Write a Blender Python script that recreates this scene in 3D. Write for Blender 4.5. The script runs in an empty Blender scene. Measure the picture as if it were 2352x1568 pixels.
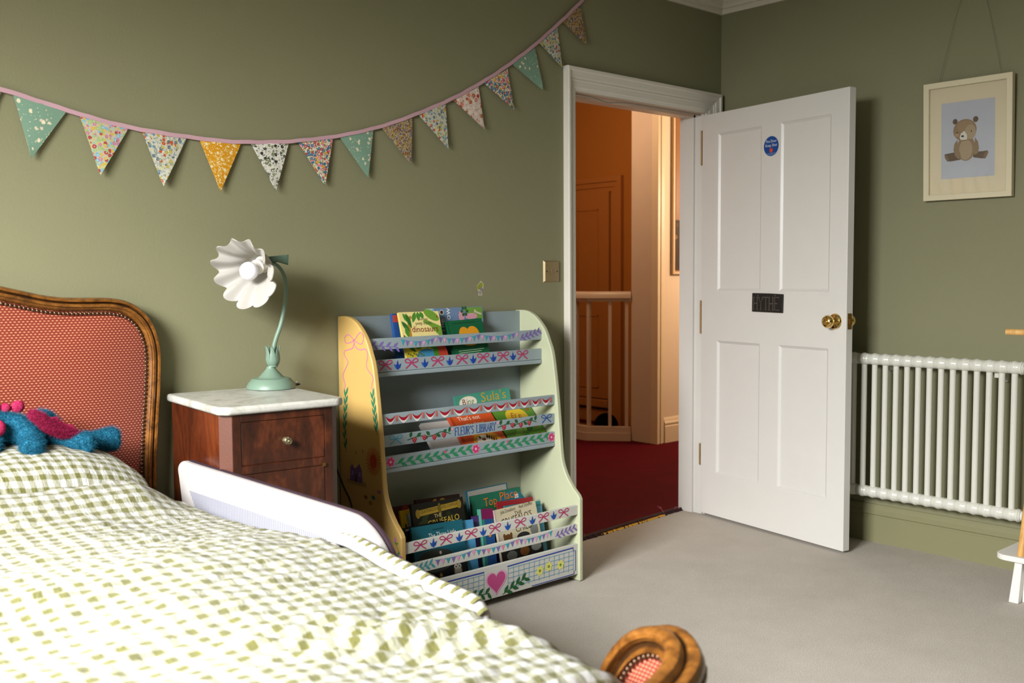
import bpy, bmesh, math, random
from mathutils import Vector, Matrix, noise
R_ = random.Random(7)
SC = bpy.context.scene
COL = SC.collection
PI = math.pi

# ------------------------------------------------------------------ camera, light, exposure
cam_d = bpy.data.cameras.new('camera')
cam = bpy.data.objects.new('camera', cam_d)
COL.objects.link(cam)
cx, cy, cz = (0.7408279, -0.6716683, -0.0059833), (0.0473852, 0.0433746, 0.9979345), (-0.6700214, -0.7395812, 0.0639603)
cam.matrix_world = Matrix(((cx[0], cy[0], cz[0], -4.12105), (cx[1], cy[1], cz[1], -3.016972), (cx[2], cy[2], cz[2], 1.17), (0, 0, 0, 1)))
cam_d.sensor_width = 36
cam_d.lens = 35.494
cam_d.clip_start = 0.05
cam_d.dof.use_dof = True
cam_d.dof.focus_distance = 3.55
cam_d.dof.aperture_fstop = 4.0
SC.camera = cam

world = bpy.data.worlds.new('sky'); SC.world = world
world.use_nodes = True
world.node_tree.nodes['Background'].inputs[0].default_value = (0.80, 0.88, 1.0, 1)
world.node_tree.nodes['Background'].inputs[1].default_value = 1.0

def area(name, loc, direction, sx, sy, power, color):
    d = bpy.data.lights.new(name, 'AREA'); d.shape = 'RECTANGLE'; d.size = sx; d.size_y = sy
    d.energy = power; d.color = color
    o = bpy.data.objects.new(name, d); COL.objects.link(o)
    o.location = loc
    o.rotation_euler = Vector(direction).to_track_quat('-Z', 'Y').to_euler()
    return o
# daylight that comes in through the sash window in the left wall
wl = area('window_daylight', (-5.55, -1.75, 1.95), (1, 0.18, -1.48), 1.30, 1.10, 315, (0.975, 0.985, 1.0))
wl.data.spread = math.radians(122)   # sky seen above the houses opposite: the light comes in steeply
# warm lamp on the landing
ld = bpy.data.lights.new('landing_lamp', 'POINT'); ld.energy = 66; ld.color = (1.0, 0.79, 0.60); ld.shadow_soft_size = 0.15
lo = bpy.data.objects.new('landing_lamp', ld); COL.objects.link(lo); lo.location = (2.15, 0.42, 1.75)
ld2 = ld.copy(); ld2.energy = 23; ld2.color = (1.0, 0.70, 0.47)
lo2 = bpy.data.objects.new('stairwell_fill', ld2); COL.objects.link(lo2); lo2.location = (0.42, 1.80, 2.38)  # added fill light for the orange wall and balustrade, not a known lamp

vs = SC.view_settings
vs.view_transform = 'Standard'; vs.look = 'None'; vs.gamma = 1.0; vs.use_curve_mapping = False
vs.exposure = 0.0
SC.cycles.use_denoising = True
SC.cycles.max_bounces = 10
SC.cycles.diffuse_bounces = 2
SC.cycles.sample_clamp_indirect = 8

# ------------------------------------------------------------------ materials
def lin(h):
    if isinstance(h, str):
        h = h.lstrip('#'); c = [int(h[i:i+2], 16) / 255 for i in (0, 2, 4)]
    else:
        c = [v / 255 for v in h]
    return tuple(v / 12.92 if v <= .04045 else ((v + .055) / 1.055) ** 2.4 for v in c) + (1,)

class Nodes:
    def __init__(s, name):
        s.m = bpy.data.materials.new(name); s.m.use_nodes = True
        s.t = s.m.node_tree; s.n = s.t.nodes; s.b = s.n['Principled BSDF']
    def new(s, typ, **kw):
        n = s.n.new(typ)
        for k, v in kw.items():
            if k in n.inputs: n.inputs[k].default_value = v
            else: setattr(n, k, v)
        return n
    def link(s, a, b): s.t.links.new(a, b)
    def math(s, op, a, b=None, clamp=False):
        n = s.n.new('ShaderNodeMath'); n.operation = op; n.use_clamp = clamp
        for i, v in enumerate((a, b)):
            if v is None: continue
            if isinstance(v, (int, float)): n.inputs[i].default_value = v
            else: s.link(v, n.inputs[i])
        return n.outputs[0]
    def mix(s, f, a, b):
        n = s.n.new('ShaderNodeMix'); n.data_type = 'RGBA'
        for k, v in (('A', a), ('B', b)):
            sock = [i for i in n.inputs if i.name == k and i.type == 'RGBA'][0]
            if isinstance(v, tuple): sock.default_value = v
            else: s.link(v, sock)
        fs = [i for i in n.inputs if i.name == 'Factor' and i.type == 'VALUE'][0]
        if isinstance(f, (int, float)): fs.default_value = f
        else: s.link(f, fs)
        return [o for o in n.outputs if o.type == 'RGBA'][0]
    def coords(s, kind='Object', scale=(1, 1, 1)):
        tc = s.n.new('ShaderNodeTexCoord'); mp = s.n.new('ShaderNodeMapping')
        mp.inputs['Scale'].default_value = scale
        s.link(tc.outputs[kind], mp.inputs['Vector']); return mp.outputs[0]
    def noise(s, vec, scale, detail=4, rough=.6, dist=0):
        n = s.n.new('ShaderNodeTexNoise'); s.link(vec, n.inputs['Vector'])
        n.inputs['Scale'].default_value = scale; n.inputs['Detail'].default_value = detail
        n.inputs['Roughness'].default_value = rough; n.inputs['Distortion'].default_value = dist
        return n.outputs['Fac']
    def ramp(s, f, stops, const=False):
        n = s.n.new('ShaderNodeValToRGB'); s.link(f, n.inputs[0]); e = n.color_ramp.elements
        if const: n.color_ramp.interpolation = 'CONSTANT'
        while len(e) < len(stops): e.new(.5)
        for el, (p, c) in zip(e, stops):
            el.position = p; el.color = c if isinstance(c, tuple) else lin(c)
        return n.outputs[0]
    def bump(s, h, strength, dist):
        n = s.n.new('ShaderNodeBump'); n.inputs['Strength'].default_value = strength
        n.inputs['Distance'].default_value = dist; s.link(h, n.inputs['Height'])
        s.link(n.outputs[0], s.b.inputs['Normal'])
    def base(s, c):
        if isinstance(c, tuple): s.b.inputs['Base Color'].default_value = c
        else: s.link(c, s.b.inputs['Base Color'])
    def set(s, **kw):
        for k, v in kw.items(): s.b.inputs[k.replace('_', ' ')].default_value = v
        return s

_pm = {}
def plain(hexc, rough=.55, metal=0.0, var=.06, bump=0.0, bscale=60, spec=.5):
    key = (hexc, rough, metal, var, bump, bscale, spec)
    if key in _pm: return _pm[key]
    N = Nodes('mat_' + hexc.strip('#'))
    v = N.coords()
    f = N.noise(v, 9, 5)
    c = lin(hexc)
    lo_ = tuple(x * (1 - var) for x in c[:3]) + (1,); hi = tuple(min(1, x * (1 + var)) for x in c[:3]) + (1,)
    N.base(N.mix(f, lo_, hi)); N.set(Roughness=rough, Metallic=metal)
    N.b.inputs['Specular IOR Level'].default_value = spec
    if bump: N.bump(N.noise(v, bscale, 6), .5, bump)
    _pm[key] = N.m
    return N.m

def paint_mat(h): return plain(h, rough=.6, var=.10, spec=.3)

def m_wall(name, hexc):
    N = Nodes(name); v = N.coords(); c = lin(hexc)
    f = N.noise(v, 1.7, 5)
    N.base(N.mix(f, tuple(x * .95 for x in c[:3]) + (1,), tuple(x * 1.05 for x in c[:3]) + (1,)))
    N.set(Roughness=.62); N.b.inputs['Specular IOR Level'].default_value = .25
    N.bump(N.noise(v, 160, 4), .25, .002)
    return N.m
def m_carpet(name, a, b, c):
    N = Nodes(name); v = N.coords()
    f1 = N.noise(v, 300, 3, .75); f2 = N.noise(v, 6, 5, .65)
    base = N.mix(f2, lin(a), lin(b))
    sp = N.ramp(f1, [(.38, (1, 1, 1, 1)), (.58, (0, 0, 0, 1))])
    N.base(N.mix(N.math('MULTIPLY', sp, .62), base, lin(c)))
    N.set(Roughness=.95); N.b.inputs['Specular IOR Level'].default_value = .1
    N.bump(f1, .4, .004)
    return N.m
def m_wood(name, dark, mid, light, scale=(1, 1, 1), freq=6, rough=.35, coat=.3, groove_dark=False):
    N = Nodes(name); v = N.coords(scale=scale)
    n1 = N.noise(v, freq, 6, .6, 1.2); n2 = N.noise(v, freq * 9, 3, .6, .5)
    f = N.math('ADD', N.math('MULTIPLY', n1, .75), N.math('MULTIPLY', n2, .25))
    c = N.ramp(f, [(.32, dark), (.5, mid), (.68, light)])
    if groove_dark:      # darker colour in the grooves of the carving
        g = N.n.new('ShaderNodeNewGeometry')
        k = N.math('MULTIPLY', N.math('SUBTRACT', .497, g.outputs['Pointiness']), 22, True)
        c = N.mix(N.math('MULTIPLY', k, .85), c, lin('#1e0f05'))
    N.base(c); N.set(Roughness=rough)
    N.b.inputs['Coat Weight'].default_value = coat; N.b.inputs['Coat Roughness'].default_value = .25
    return N.m
def m_gingham(name, period, warp=.0035):
    N = Nodes(name)
    tc = N.n.new('ShaderNodeTexCoord'); uv = tc.outputs['UV']
    nz = N.n.new('ShaderNodeTexNoise'); N.link(uv, nz.inputs['Vector']); nz.inputs['Scale'].default_value = 14; nz.inputs['Detail'].default_value = 2
    sep = N.n.new('ShaderNodeSeparateXYZ'); N.link(uv, sep.inputs[0])
    sn = N.n.new('ShaderNodeSeparateXYZ'); N.link(nz.outputs['Color'], sn.inputs[0])
    def stripe(o, no):
        t = N.math('ADD', o, N.math('MULTIPLY', N.math('SUBTRACT', no, .5), warp * 2))
        t = N.math('FRACT', N.math('DIVIDE', t, period))
        t = N.math('ABSOLUTE', N.math('SUBTRACT', t, .5))
        return N.math('MULTIPLY', N.math('SUBTRACT', .27, t), 14, True)
    a = stripe(sep.outputs[0], sn.outputs[0]); b = stripe(sep.outputs[1], sn.outputs[1])
    half = N.math('MAXIMUM', a, b); full = N.math('MULTIPLY', a, b)
    c = N.mix(N.math('MULTIPLY', half, 1.0), lin('#b0afaa'), lin('#8e8d78'))
    c = N.mix(full, c, lin('#605e32'))
    N.base(c); N.set(Roughness=.85); N.b.inputs['Specular IOR Level'].default_value = .15
    N.b.inputs['Sheen Weight'].default_value = .1
    mp = N.n.new('ShaderNodeMapping'); mp.inputs['Scale'].default_value = (1, .45, 1); N.link(uv, mp.inputs[0])
    h = N.math('ADD', N.noise(mp.outputs[0], 60, 4, .6, .6), N.math('MULTIPLY', N.noise(uv, 900, 2), .15))
    N.bump(h, .55, .012)
    return N.m
def m_fabric_dash():
    N = Nodes('red_dash_upholstery'); tc = N.n.new('ShaderNodeTexCoord')
    sep = N.n.new('ShaderNodeSeparateXYZ'); N.link(tc.outputs['UV'], sep.inputs[0])
    row = N.math('DIVIDE', sep.outputs[1], .0071)
    rf = N.math('FLOOR', row); off = N.math('MULTIPLY', N.math('MODULO', N.math('ABSOLUTE', rf), 2), .5)
    u = N.math('FRACT', N.math('ADD', N.math('DIVIDE', sep.outputs[0], .0112), off))
    vv = N.math('FRACT', row)
    du = N.math('MULTIPLY', N.math('SUBTRACT', .29, N.math('ABSOLUTE', N.math('SUBTRACT', u, .5))), 7, True)
    dv = N.math('MULTIPLY', N.math('SUBTRACT', .24, N.math('ABSOLUTE', N.math('SUBTRACT', vv, .5))), 9, True)
    d = N.math('MULTIPLY', du, dv)
    bg = N.mix(N.math('MULTIPLY', N.math('ABSOLUTE', N.math('SUBTRACT', vv, .5)), 1.6, True), lin('#8e3014'), lin('#6a1d0a'))
    N.base(N.mix(N.math('MULTIPLY', d, .85), bg, lin('#e2a07a'))); N.set(Roughness=.6)
    N.b.inputs['Sheen Weight'].default_value = .25
    N.bump(d, .3, .001)
    return N.m
def m_print(name, bg, cols, scale, thr, small=None, seed=0.0):
    """printed cotton: blossoms of several colours scattered on a ground"""
    N = Nodes(name); v = N.coords()
    ad = N.n.new('ShaderNodeVectorMath'); ad.operation = 'ADD'; N.link(v, ad.inputs[0]); ad.inputs[1].default_value = (seed, seed * 1.7, seed * .6)
    nz = N.n.new('ShaderNodeTexNoise'); N.link(ad.outputs[0], nz.inputs[0]); nz.inputs['Scale'].default_value = scale * 1.8; nz.inputs['Detail'].default_value = 2
    wm = N.n.new('ShaderNodeVectorMath'); wm.operation = 'MULTIPLY_ADD'; N.link(nz.outputs['Color'], wm.inputs[0])
    wm.inputs[1].default_value = (.55 / scale,) * 3; N.link(ad.outputs[0], wm.inputs[2])
    def layer(base, sc, th, colors, o):
        vo = N.n.new('ShaderNodeTexVoronoi'); N.link(wm.outputs[0], vo.inputs['Vector']); vo.inputs['Scale'].default_value = sc
        sp = N.n.new('ShaderNodeSeparateColor'); N.link(vo.outputs['Color'], sp.inputs[0])
        k = len(colors)
        col = N.ramp(sp.outputs[o], [(i / k, c) for i, c in enumerate(colors)], True)
        msk = N.math('MULTIPLY', N.math('SUBTRACT', th, vo.outputs['Distance']), 14, True)
        core = N.math('MULTIPLY', N.math('SUBTRACT', th * .35, vo.outputs['Distance']), 18, True)
        c = N.mix(msk, base, col)
        return N.mix(N.math('MULTIPLY', core, .55), c, lin('#f1e6c8'))
    c = lin(bg)
    if small: c = layer(c, scale * 2.3, small[0], small[1], 1)
    c = layer(c, scale, thr, cols, 0)
    N.base(c); N.set(Roughness=.85); N.b.inputs['Specular IOR Level'].default_value = .15
    N.bump(N.noise(v, 500, 2), .2, .001)
    return N.m

M = {
 'wall': m_wall('olive_green_wall_paint', '#888667'),
 'skirt': m_wall('olive_green_woodwork_paint', '#8a8764'),
 'ceil': m_wall('off_white_ceiling_paint', '#dcd5c3'),
 'white': plain('#e3ddcf', .38, var=.03, bump=.0006, bscale=40),
 'doorwhite': plain('#dedbd4', .34, var=.03, bump=.0005, bscale=35),
 'landpink': plain('#dcc2ab', .3, var=.05, bump=.001, bscale=50),
 'peach': m_wall('peach_landing_paint', '#e6cbb0'),
 'orange': m_wall('orange_landing_wall', '#b8722c'),  # stairwell and far walls, deeper orange than the landing wall
 'orangedoor': plain('#b87334', .45, var=.06),
 'carpet': m_carpet('grey_beige_carpet', '#dcd5ca', '#c2baae', '#9a9286'),
 'red': m_carpet('crimson_carpet', '#6c0614', '#4a030d', '#240207'),
 'gold': plain('#b48a2a', .35, 1.0),
 'brass': plain('#e6c780', .16, 1.0, var=.02),
 'oldbrass': plain('#8f6b35', .4, .9, var=.25),
 'hinge': plain('#9a7a4c', .5, .5, var=.4),
 'nail': plain('#6d5440', .33, .85, var=.15),
 'steel': plain('#a08d6c', .28, .9, var=.05),
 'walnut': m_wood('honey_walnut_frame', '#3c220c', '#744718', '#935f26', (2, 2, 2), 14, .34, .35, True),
 'walnutdark': m_wood('dark_walnut', '#2f1507', '#5a2c10', '#6e3a17', (2, 2, 2), 12, .4, .3),
 'mahog': m_wood('flamed_mahogany', '#2c1007', '#54230e', '#743917', (3.2, 3.2, 1.1), 3.2, .3, .4),
 'mahogshade': m_wood('shaded_mahogany', '#1d0d07', '#3c1b0d', '#67331a', (3, 3, 1), 4, .33, .35),  # same mahogany as the sides, the front's shade put into its colour
 'mahogpost': plain('#59301f', .45, var=.18, bump=.0006, bscale=120),
 'marble': None,
 'dash': m_fabric_dash(),
 'duvet': m_gingham('olive_gingham_cotton', .036, .0045),
 'pillow': m_gingham('olive_gingham_pillowcase', .0315, .003),
 'sage': plain('#728a77', .42, var=.03),
 'sagedark': plain('#5c7462', .45, var=.05),
 'cable': plain('#141414', .5),
 'yellow': plain('#cfaa63', .45, var=.05),
 'palegreen': plain('#b9bd9c', .42, var=.04),
 'blue': plain('#94a1a5', .5, var=.05),
 'bluedark': plain('#8b989b', .55, var=.05),
 'offwhite': plain('#c9c8bf', .5, var=.05),
 'lowback': plain('#a2a391', .6, var=.04),
 'radiator': plain('#dddccf', .22, var=.02),
 'page': plain('#e8e2d2', .8, var=.06),
 'railwhite': plain('#aba6a2', .8, var=.02, bump=.0006, bscale=300),
 'maroon': plain('#2a1420', .8),
 'hair': plain('#070605', .9, spec=.05),
 'skin': plain('#c98f6d', .5),
 'shirt': plain('#2b3340', .8),
 'plushblue': None, 'plushpink': None,
 'pine': m_wood('pine_dowel', '#c08a45', '#e0ab62', '#edc27e', (1, 1, .15), 40, .45, .1),
 'rackwhite': plain('#e9e6de', .45, var=.02),
 'matboard': plain('#d9cba9', .7, var=.02),
 'bluepaper': plain('#b3b6bd', .8, var=.04),
 'glassy': None,
}
def m_marble():
    N = Nodes('white_marble'); v = N.coords(); f = N.noise(v, 6, 8, .7, 2.5)
    N.base(N.ramp(f, [(.38, '#a3a196'), (.5, '#bcbab0'), (.65, '#c8c6bd')])); N.set(Roughness=.3); return N.m
M['marble'] = m_marble()
def m_plush(name, a, b):
    N = Nodes(name); v = N.coords(); f = N.noise(v, 240, 4, .7)
    N.base(N.ramp(f, [(.35, a), (.65, b)])); N.set(Roughness=.95); N.b.inputs['Specular IOR Level'].default_value = .02
    N.bump(f, 1.0, .01); return N.m
M['plushblue'] = m_plush('blue_plush', '#195a78', '#4197b8')
M['plushpink'] = m_plush('pink_plush', '#b01e4e', '#dc4874')
def m_shade():
    N = Nodes('frosted_glass_shade')
    d = N.n.new('ShaderNodeBsdfDiffuse'); d.inputs[0].default_value = lin('#d3cfc6')
    t = N.n.new('ShaderNodeBsdfTranslucent'); t.inputs[0].default_value = lin('#cfcabf')
    g = N.n.new('ShaderNodeBsdfGlossy'); g.inputs['Roughness'].default_value = .35
    m1 = N.n.new('ShaderNodeMixShader'); m1.inputs[0].default_value = .30; N.link(d.outputs[0], m1.inputs[1]); N.link(t.outputs[0], m1.inputs[2])
    m2 = N.n.new('ShaderNodeMixShader'); m2.inputs[0].default_value = .05; N.link(m1.outputs[0], m2.inputs[1]); N.link(g.outputs[0], m2.inputs[2])
    N.link(m2.outputs[0], N.n['Material Output'].inputs[0]); N.n.remove(N.b); return N.m
M['shade'] = m_shade()
M['bulb'] = plain('#f1eef2', .12, var=.0)
def m_glass():
    N = Nodes('picture_glass')
    t = N.n.new('ShaderNodeBsdfTransparent'); g = N.n.new('ShaderNodeBsdfGlossy'); g.inputs['Roughness'].default_value = .02
    fr = N.n.new('ShaderNodeFresnel'); fr.inputs[0].default_value = 1.45
    m = N.n.new('ShaderNodeMixShader'); N.link(fr.outputs[0], m.inputs[0]); N.link(t.outputs[0], m.inputs[1]); N.link(g.outputs[0], m.inputs[2])
    N.link(m.outputs[0], N.n['Material Output'].inputs[0]); N.n.remove(N.b); return N.m
M['glass'] = m_glass()
def m_mesh():
    N = Nodes('striped_mesh_netting'); v = N.coords()
    sep = N.n.new('ShaderNodeSeparateXYZ'); N.link(v, sep.inputs[0])
    t = N.math('FRACT', N.math('DIVIDE', sep.outputs[1], .009)); t = N.math('GREATER_THAN', t, .62)
    N.base(N.mix(t, lin('#96969b'), lin('#6e6f7e'))); N.set(Roughness=.7); return N.m
M['netting'] = m_mesh()
M['hem'] = plain('#c2c0ba', .85, var=.03, bump=.002, bscale=90)
M['olive'] = plain('#69673a', .85, var=.12)

# ------------------------------------------------------------------ mesh helpers
class MB:
    def __init__(s): s.v = []; s.f = []; s.mi = []; s.uv = {}; s.cur = 0; s.X = None
    def add(s, vs_, fs_, uvs=None):
        o = len(s.v)
        for p in vs_:
            p = Vector(p); s.v.append(s.X @ p if s.X else p)
        for i, f in enumerate(fs_):
            s.f.append([o + k for k in f]); s.mi.append(s.cur)
            if uvs: s.uv[len(s.f) - 1] = [uvs[k] for k in f]
        return s
    def box(s, a, b):
        x0, y0, z0 = (min(a[i], b[i]) for i in range(3)); x1, y1, z1 = (max(a[i], b[i]) for i in range(3))
        return s.add([(x0, y0, z0), (x1, y0, z0), (x1, y1, z0), (x0, y1, z0), (x0, y0, z1), (x1, y0, z1), (x1, y1, z1), (x0, y1, z1)],
              [(0, 3, 2, 1), (4, 5, 6, 7), (0, 1, 5, 4), (1, 2, 6, 5), (2, 3, 7, 6), (3, 0, 4, 7)])
    def prism(s, poly, d, base=None):
        """closed polygon of 3-D points swept by vector d"""
        n = len(poly); d = Vector(d)
        vs_ = [Vector(p) for p in poly] + [Vector(p) + d for p in poly]
        return s.add(vs_, [tuple(range(n))[::-1], tuple(range(n, 2 * n))] + [(i, (i + 1) % n, n + (i + 1) % n, n + i) for i in range(n)])
    def lathe(s, prof, seg=24, o=(0, 0, 0), ax=(0, 0, 1), cap=True):
        ax = Vector(ax).normalized(); q = ax.to_track_quat('Z', 'Y').to_matrix(); o = Vector(o)
        vs_ = []
        for r, z in prof:
            for k in range(seg):
                a = 2 * PI * k / seg
                vs_.append(o + q @ Vector((r * math.cos(a), r * math.sin(a), z)))
        fs_ = []
        for i in range(len(prof) - 1):
            for k in range(seg):
                a = i * seg + k; b = i * seg + (k + 1) % seg
                fs_.append((a, b, b + seg, a + seg))
        if cap:
            fs_.append(tuple(range(seg))[::-1]); fs_.append(tuple(range((len(prof) - 1) * seg, len(prof) * seg)))
        return s.add(vs_, fs_)
    def tube(s, pts, r, seg=10, cap=True):
        pts = [Vector(p) for p in pts]; n = len(pts)
        rs = r if isinstance(r, (list, tuple)) else [r] * n
        vs_ = []; up = None
        for i, p in enumerate(pts):
            t = (pts[min(i + 1, n - 1)] - pts[max(i - 1, 0)]).normalized()
            if up is None:
                up = Vector((0, 0, 1)) if abs(t.z) < .9 else Vector((1, 0, 0))
            a = t.cross(up)
            if a.length < 1e-5: a = t.orthogonal()
            a.normalize(); up = a.cross(t).normalized()
            for k in range(seg):
                th = 2 * PI * k / seg
                vs_.append(p + (a * math.cos(th) + up * math.sin(th)) * rs[i])
        fs_ = [(i * seg + k, i * seg + (k + 1) % seg, (i + 1) * seg + (k + 1) % seg, (i + 1) * seg + k) for i in range(n - 1) for k in range(seg)]
        if cap: fs_ += [tuple(range(seg))[::-1], tuple(range((n - 1) * seg, n * seg))]
        return s.add(vs_, fs_)
    def ball(s, c, r, seg=16, rings=10):
        c = Vector(c); r = r if isinstance(r, (tuple, list)) else (r, r, r)
        vs_ = [c + Vector((0, 0, -r[2]))]
        for i in range(1, rings):
            ph = -PI / 2 + PI * i / rings
            for k in range(seg):
                th = 2 * PI * k / seg
                vs_.append(c + Vector((r[0] * math.cos(ph) * math.cos(th), r[1] * math.cos(ph) * math.sin(th), r[2] * math.sin(ph))))
        vs_.append(c + Vector((0, 0, r[2])))
        fs_ = [(0, 1 + (k + 1) % seg, 1 + k) for k in range(seg)]
        for i in range(rings - 2):
            for k in range(seg):
                a = 1 + i * seg + k; b = 1 + i * seg + (k + 1) % seg
                fs_.append((a, b, b + seg, a + seg))
        top = len(vs_) - 1; o = 1 + (rings - 2) * seg
        fs_ += [(o + k, o + (k + 1) % seg, top) for k in range(seg)]
        return s.add(vs_, fs_)
    def grid(s, fn, nu, nv, uvf=None, wrap=False):
        vs_ = [fn(i / nu, j / nv) for j in range(nv + 1) for i in range(nu + 1)]
        uv = [uvf(i / nu, j / nv) for j in range(nv + 1) for i in range(nu + 1)] if uvf else None
        w = nu + 1
        return s.add(vs_, [(j * w + i, j * w + i + 1, (j + 1) * w + i + 1, (j + 1) * w + i) for j in range(nv) for i in range(nu)], uv)
    def mesh(s, name, mats, smooth=False):
        me = bpy.data.meshes.new(name)
        me.from_pydata([tuple(p) for p in s.v], [], s.f)
        for m in (mats if isinstance(mats, (list, tuple)) else [mats]): me.materials.append(m)
        if any(s.mi): me.polygons.foreach_set('material_index', s.mi)
        if s.uv:
            ul = me.uv_layers.new(name='UVMap')
            for p in me.polygons:
                u = s.uv.get(p.index)
                if u:
                    for li, c in zip(p.loop_indices, u): ul.data[li].uv = c
        if smooth: me.polygons.foreach_set('use_smooth', [True] * len(me.polygons))
        me.validate(); me.update()
        return me

def sharp(me, deg=35):
    """smooth shading with creases at steep edges"""
    bm = bmesh.new(); bm.from_mesh(me)
    bmesh.ops.recalc_face_normals(bm, faces=bm.faces)
    for f in bm.faces: f.smooth = True
    for e in bm.edges:
        if len(e.link_faces) != 2 or e.calc_face_angle(0) > math.radians(deg): e.smooth = False
    bm.to_mesh(me); bm.free()

def put(name, me, parent=None, label=None, mods=()):
    o = bpy.data.objects.new(name, me); COL.objects.link(o)
    if parent is not None: o.parent = parent
    if label: o['label'] = label
    return o
def part(name, mb, mats, parent=None, label=None, smooth=False, deg=35, bevel=0, seg=2, recalc=True):
    me = mb.mesh(name, mats)
    if smooth: sharp(me, deg)
    elif recalc:
        bm = bmesh.new(); bm.from_mesh(me); bmesh.ops.recalc_face_normals(bm, faces=bm.faces); bm.to_mesh(me); bm.free()
    o = put(name, me, parent, label)
    if bevel:
        b = o.modifiers.new('edge', 'BEVEL'); b.width = bevel; b.segments = seg; b.limit_method = 'ANGLE'; b.angle_limit = math.radians(40)
        b.harden_normals = False
    return o
def thing(name, label, cat, loc=(0, 0, 0), rz=0.0, group=None):
    o = bpy.data.objects.new(name, None); COL.objects.link(o)
    o.empty_display_size = .05; o.location = loc; o.rotation_euler = (0, 0, rz)
    o['label'] = label; o['category'] = cat
    if group: o['group'] = group
    return o
def tag(o, label, cat, group=None):
    o['label'] = label; o['category'] = cat
    if group: o['group'] = group
    return o
def struct(name, mb, mat, parent=None, bevel=0, smooth=False, label=None):
    o = part(name, mb, mat, parent, bevel=bevel, smooth=smooth, label=label)
    if parent is None: o['kind'] = 'structure'
    return o
def W(loc):
    """MB whose world coordinates are turned into the frame of an Empty at loc"""
    m = MB(); m.X = Matrix.Translation(-Vector(loc)); return m
def cat_rom(pts, n=8):
    pts = [Vector(p) for p in pts]; out = []
    for i in range(len(pts) - 1):
        p0, p1, p2, p3 = pts[max(i - 1, 0)], pts[i], pts[i + 1], pts[min(i + 2, len(pts) - 1)]
        for k in range(n):
            t = k / n
            out.append(.5 * ((2 * p1) + (p2 - p0) * t + (2 * p0 - 5 * p1 + 4 * p2 - p3) * t * t + (3 * p1 - p0 - 3 * p2 + p3) * t ** 3))
    out.append(pts[-1]); return out
def resample(pts, step):
    pts = [Vector(p) for p in pts]; L = [0]
    for a, b in zip(pts, pts[1:]): L.append(L[-1] + (b - a).length)
    n = max(2, round(L[-1] / step)); out = []; j = 0
    for i in range(n + 1):
        d = L[-1] * i / n
        while j < len(L) - 2 and L[j + 1] < d: j += 1
        t = (d - L[j]) / max(1e-9, L[j + 1] - L[j]); out.append(pts[j].lerp(pts[j + 1], min(1, t)))
    return out

# ------------------------------------------------------------------ flat painted decoration and lettering
_text = {}
def text_geo(body, size=1.0, space=1.0):
    k = (body, space)
    if k not in _text:
        c = bpy.data.curves.new('lettering', 'FONT'); c.body = body; c.size = 1.0; c.resolution_u = 2; c.space_character = space
        o = bpy.data.objects.new('lettering', c); COL.objects.link(o)
        bpy.context.view_layer.update()
        me = o.evaluated_get(bpy.context.evaluated_depsgraph_get()).to_mesh()
        vs_ = [(v.co.x, v.co.y) for v in me.vertices]; fs_ = [tuple(p.vertices) for p in me.polygons]
        o.evaluated_get(bpy.context.evaluated_depsgraph_get()).to_mesh_clear()
        bpy.data.objects.remove(o); bpy.data.curves.remove(c)
        _text[k] = (vs_, fs_)
    vs_, fs_ = _text[k]
    return [(x * size, y * size) for x, y in vs_], fs_
GL = {  # hand-lettered strokes on a 1-high grid
 'F': (.55, [[(.05, 0), (.05, 1), (.55, 1)], [(.05, .55), (.4, .55)]]), 'L': (.5, [[(.05, 1), (.05, 0), (.5, 0)]]),
 'E': (.55, [[(.55, 1), (.05, 1), (.05, 0), (.55, 0)], [(.05, .52), (.42, .52)]]), 'U': (.6, [[(.05, 1), (.06, .3), (.16, .03), (.4, .03), (.52, .3), (.54, 1)]]),
 'R': (.6, [[(.05, 0), (.05, 1), (.4, .98), (.52, .78), (.4, .55), (.06, .5)], [(.25, .5), (.58, 0)]]), "'": (.18, [[(.1, 1), (.06, .75)]]),
 'S': (.55, [[(.5, .88), (.3, 1), (.08, .85), (.12, .6), (.45, .42), (.5, .18), (.28, 0), (.04, .12)]]), 'I': (.25, [[(.12, 0), (.12, 1)]]),
 'B': (.58, [[(.05, 0), (.05, 1), (.38, .98), (.46, .78), (.34, .56), (.06, .53)], [(.34, .56), (.54, .35), (.48, .08), (.05, 0)]]),
 'A': (.62, [[(.0, 0), (.3, 1), (.6, 0)], [(.12, .38), (.48, .38)]]), 'Y': (.6, [[(.0, 1), (.3, .5), (.6, 1)], [(.3, .5), (.3, 0)]]),
 'H': (.62, [[(.06, 0), (.06, 1)], [(.56, 0), (.56, 1)], [(.06, .5), (.56, .5)]]), 'T': (.56, [[(0, 1), (.56, 1)], [(.28, 1), (.28, 0)]]),
 ' ': (.4, []), }
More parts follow.
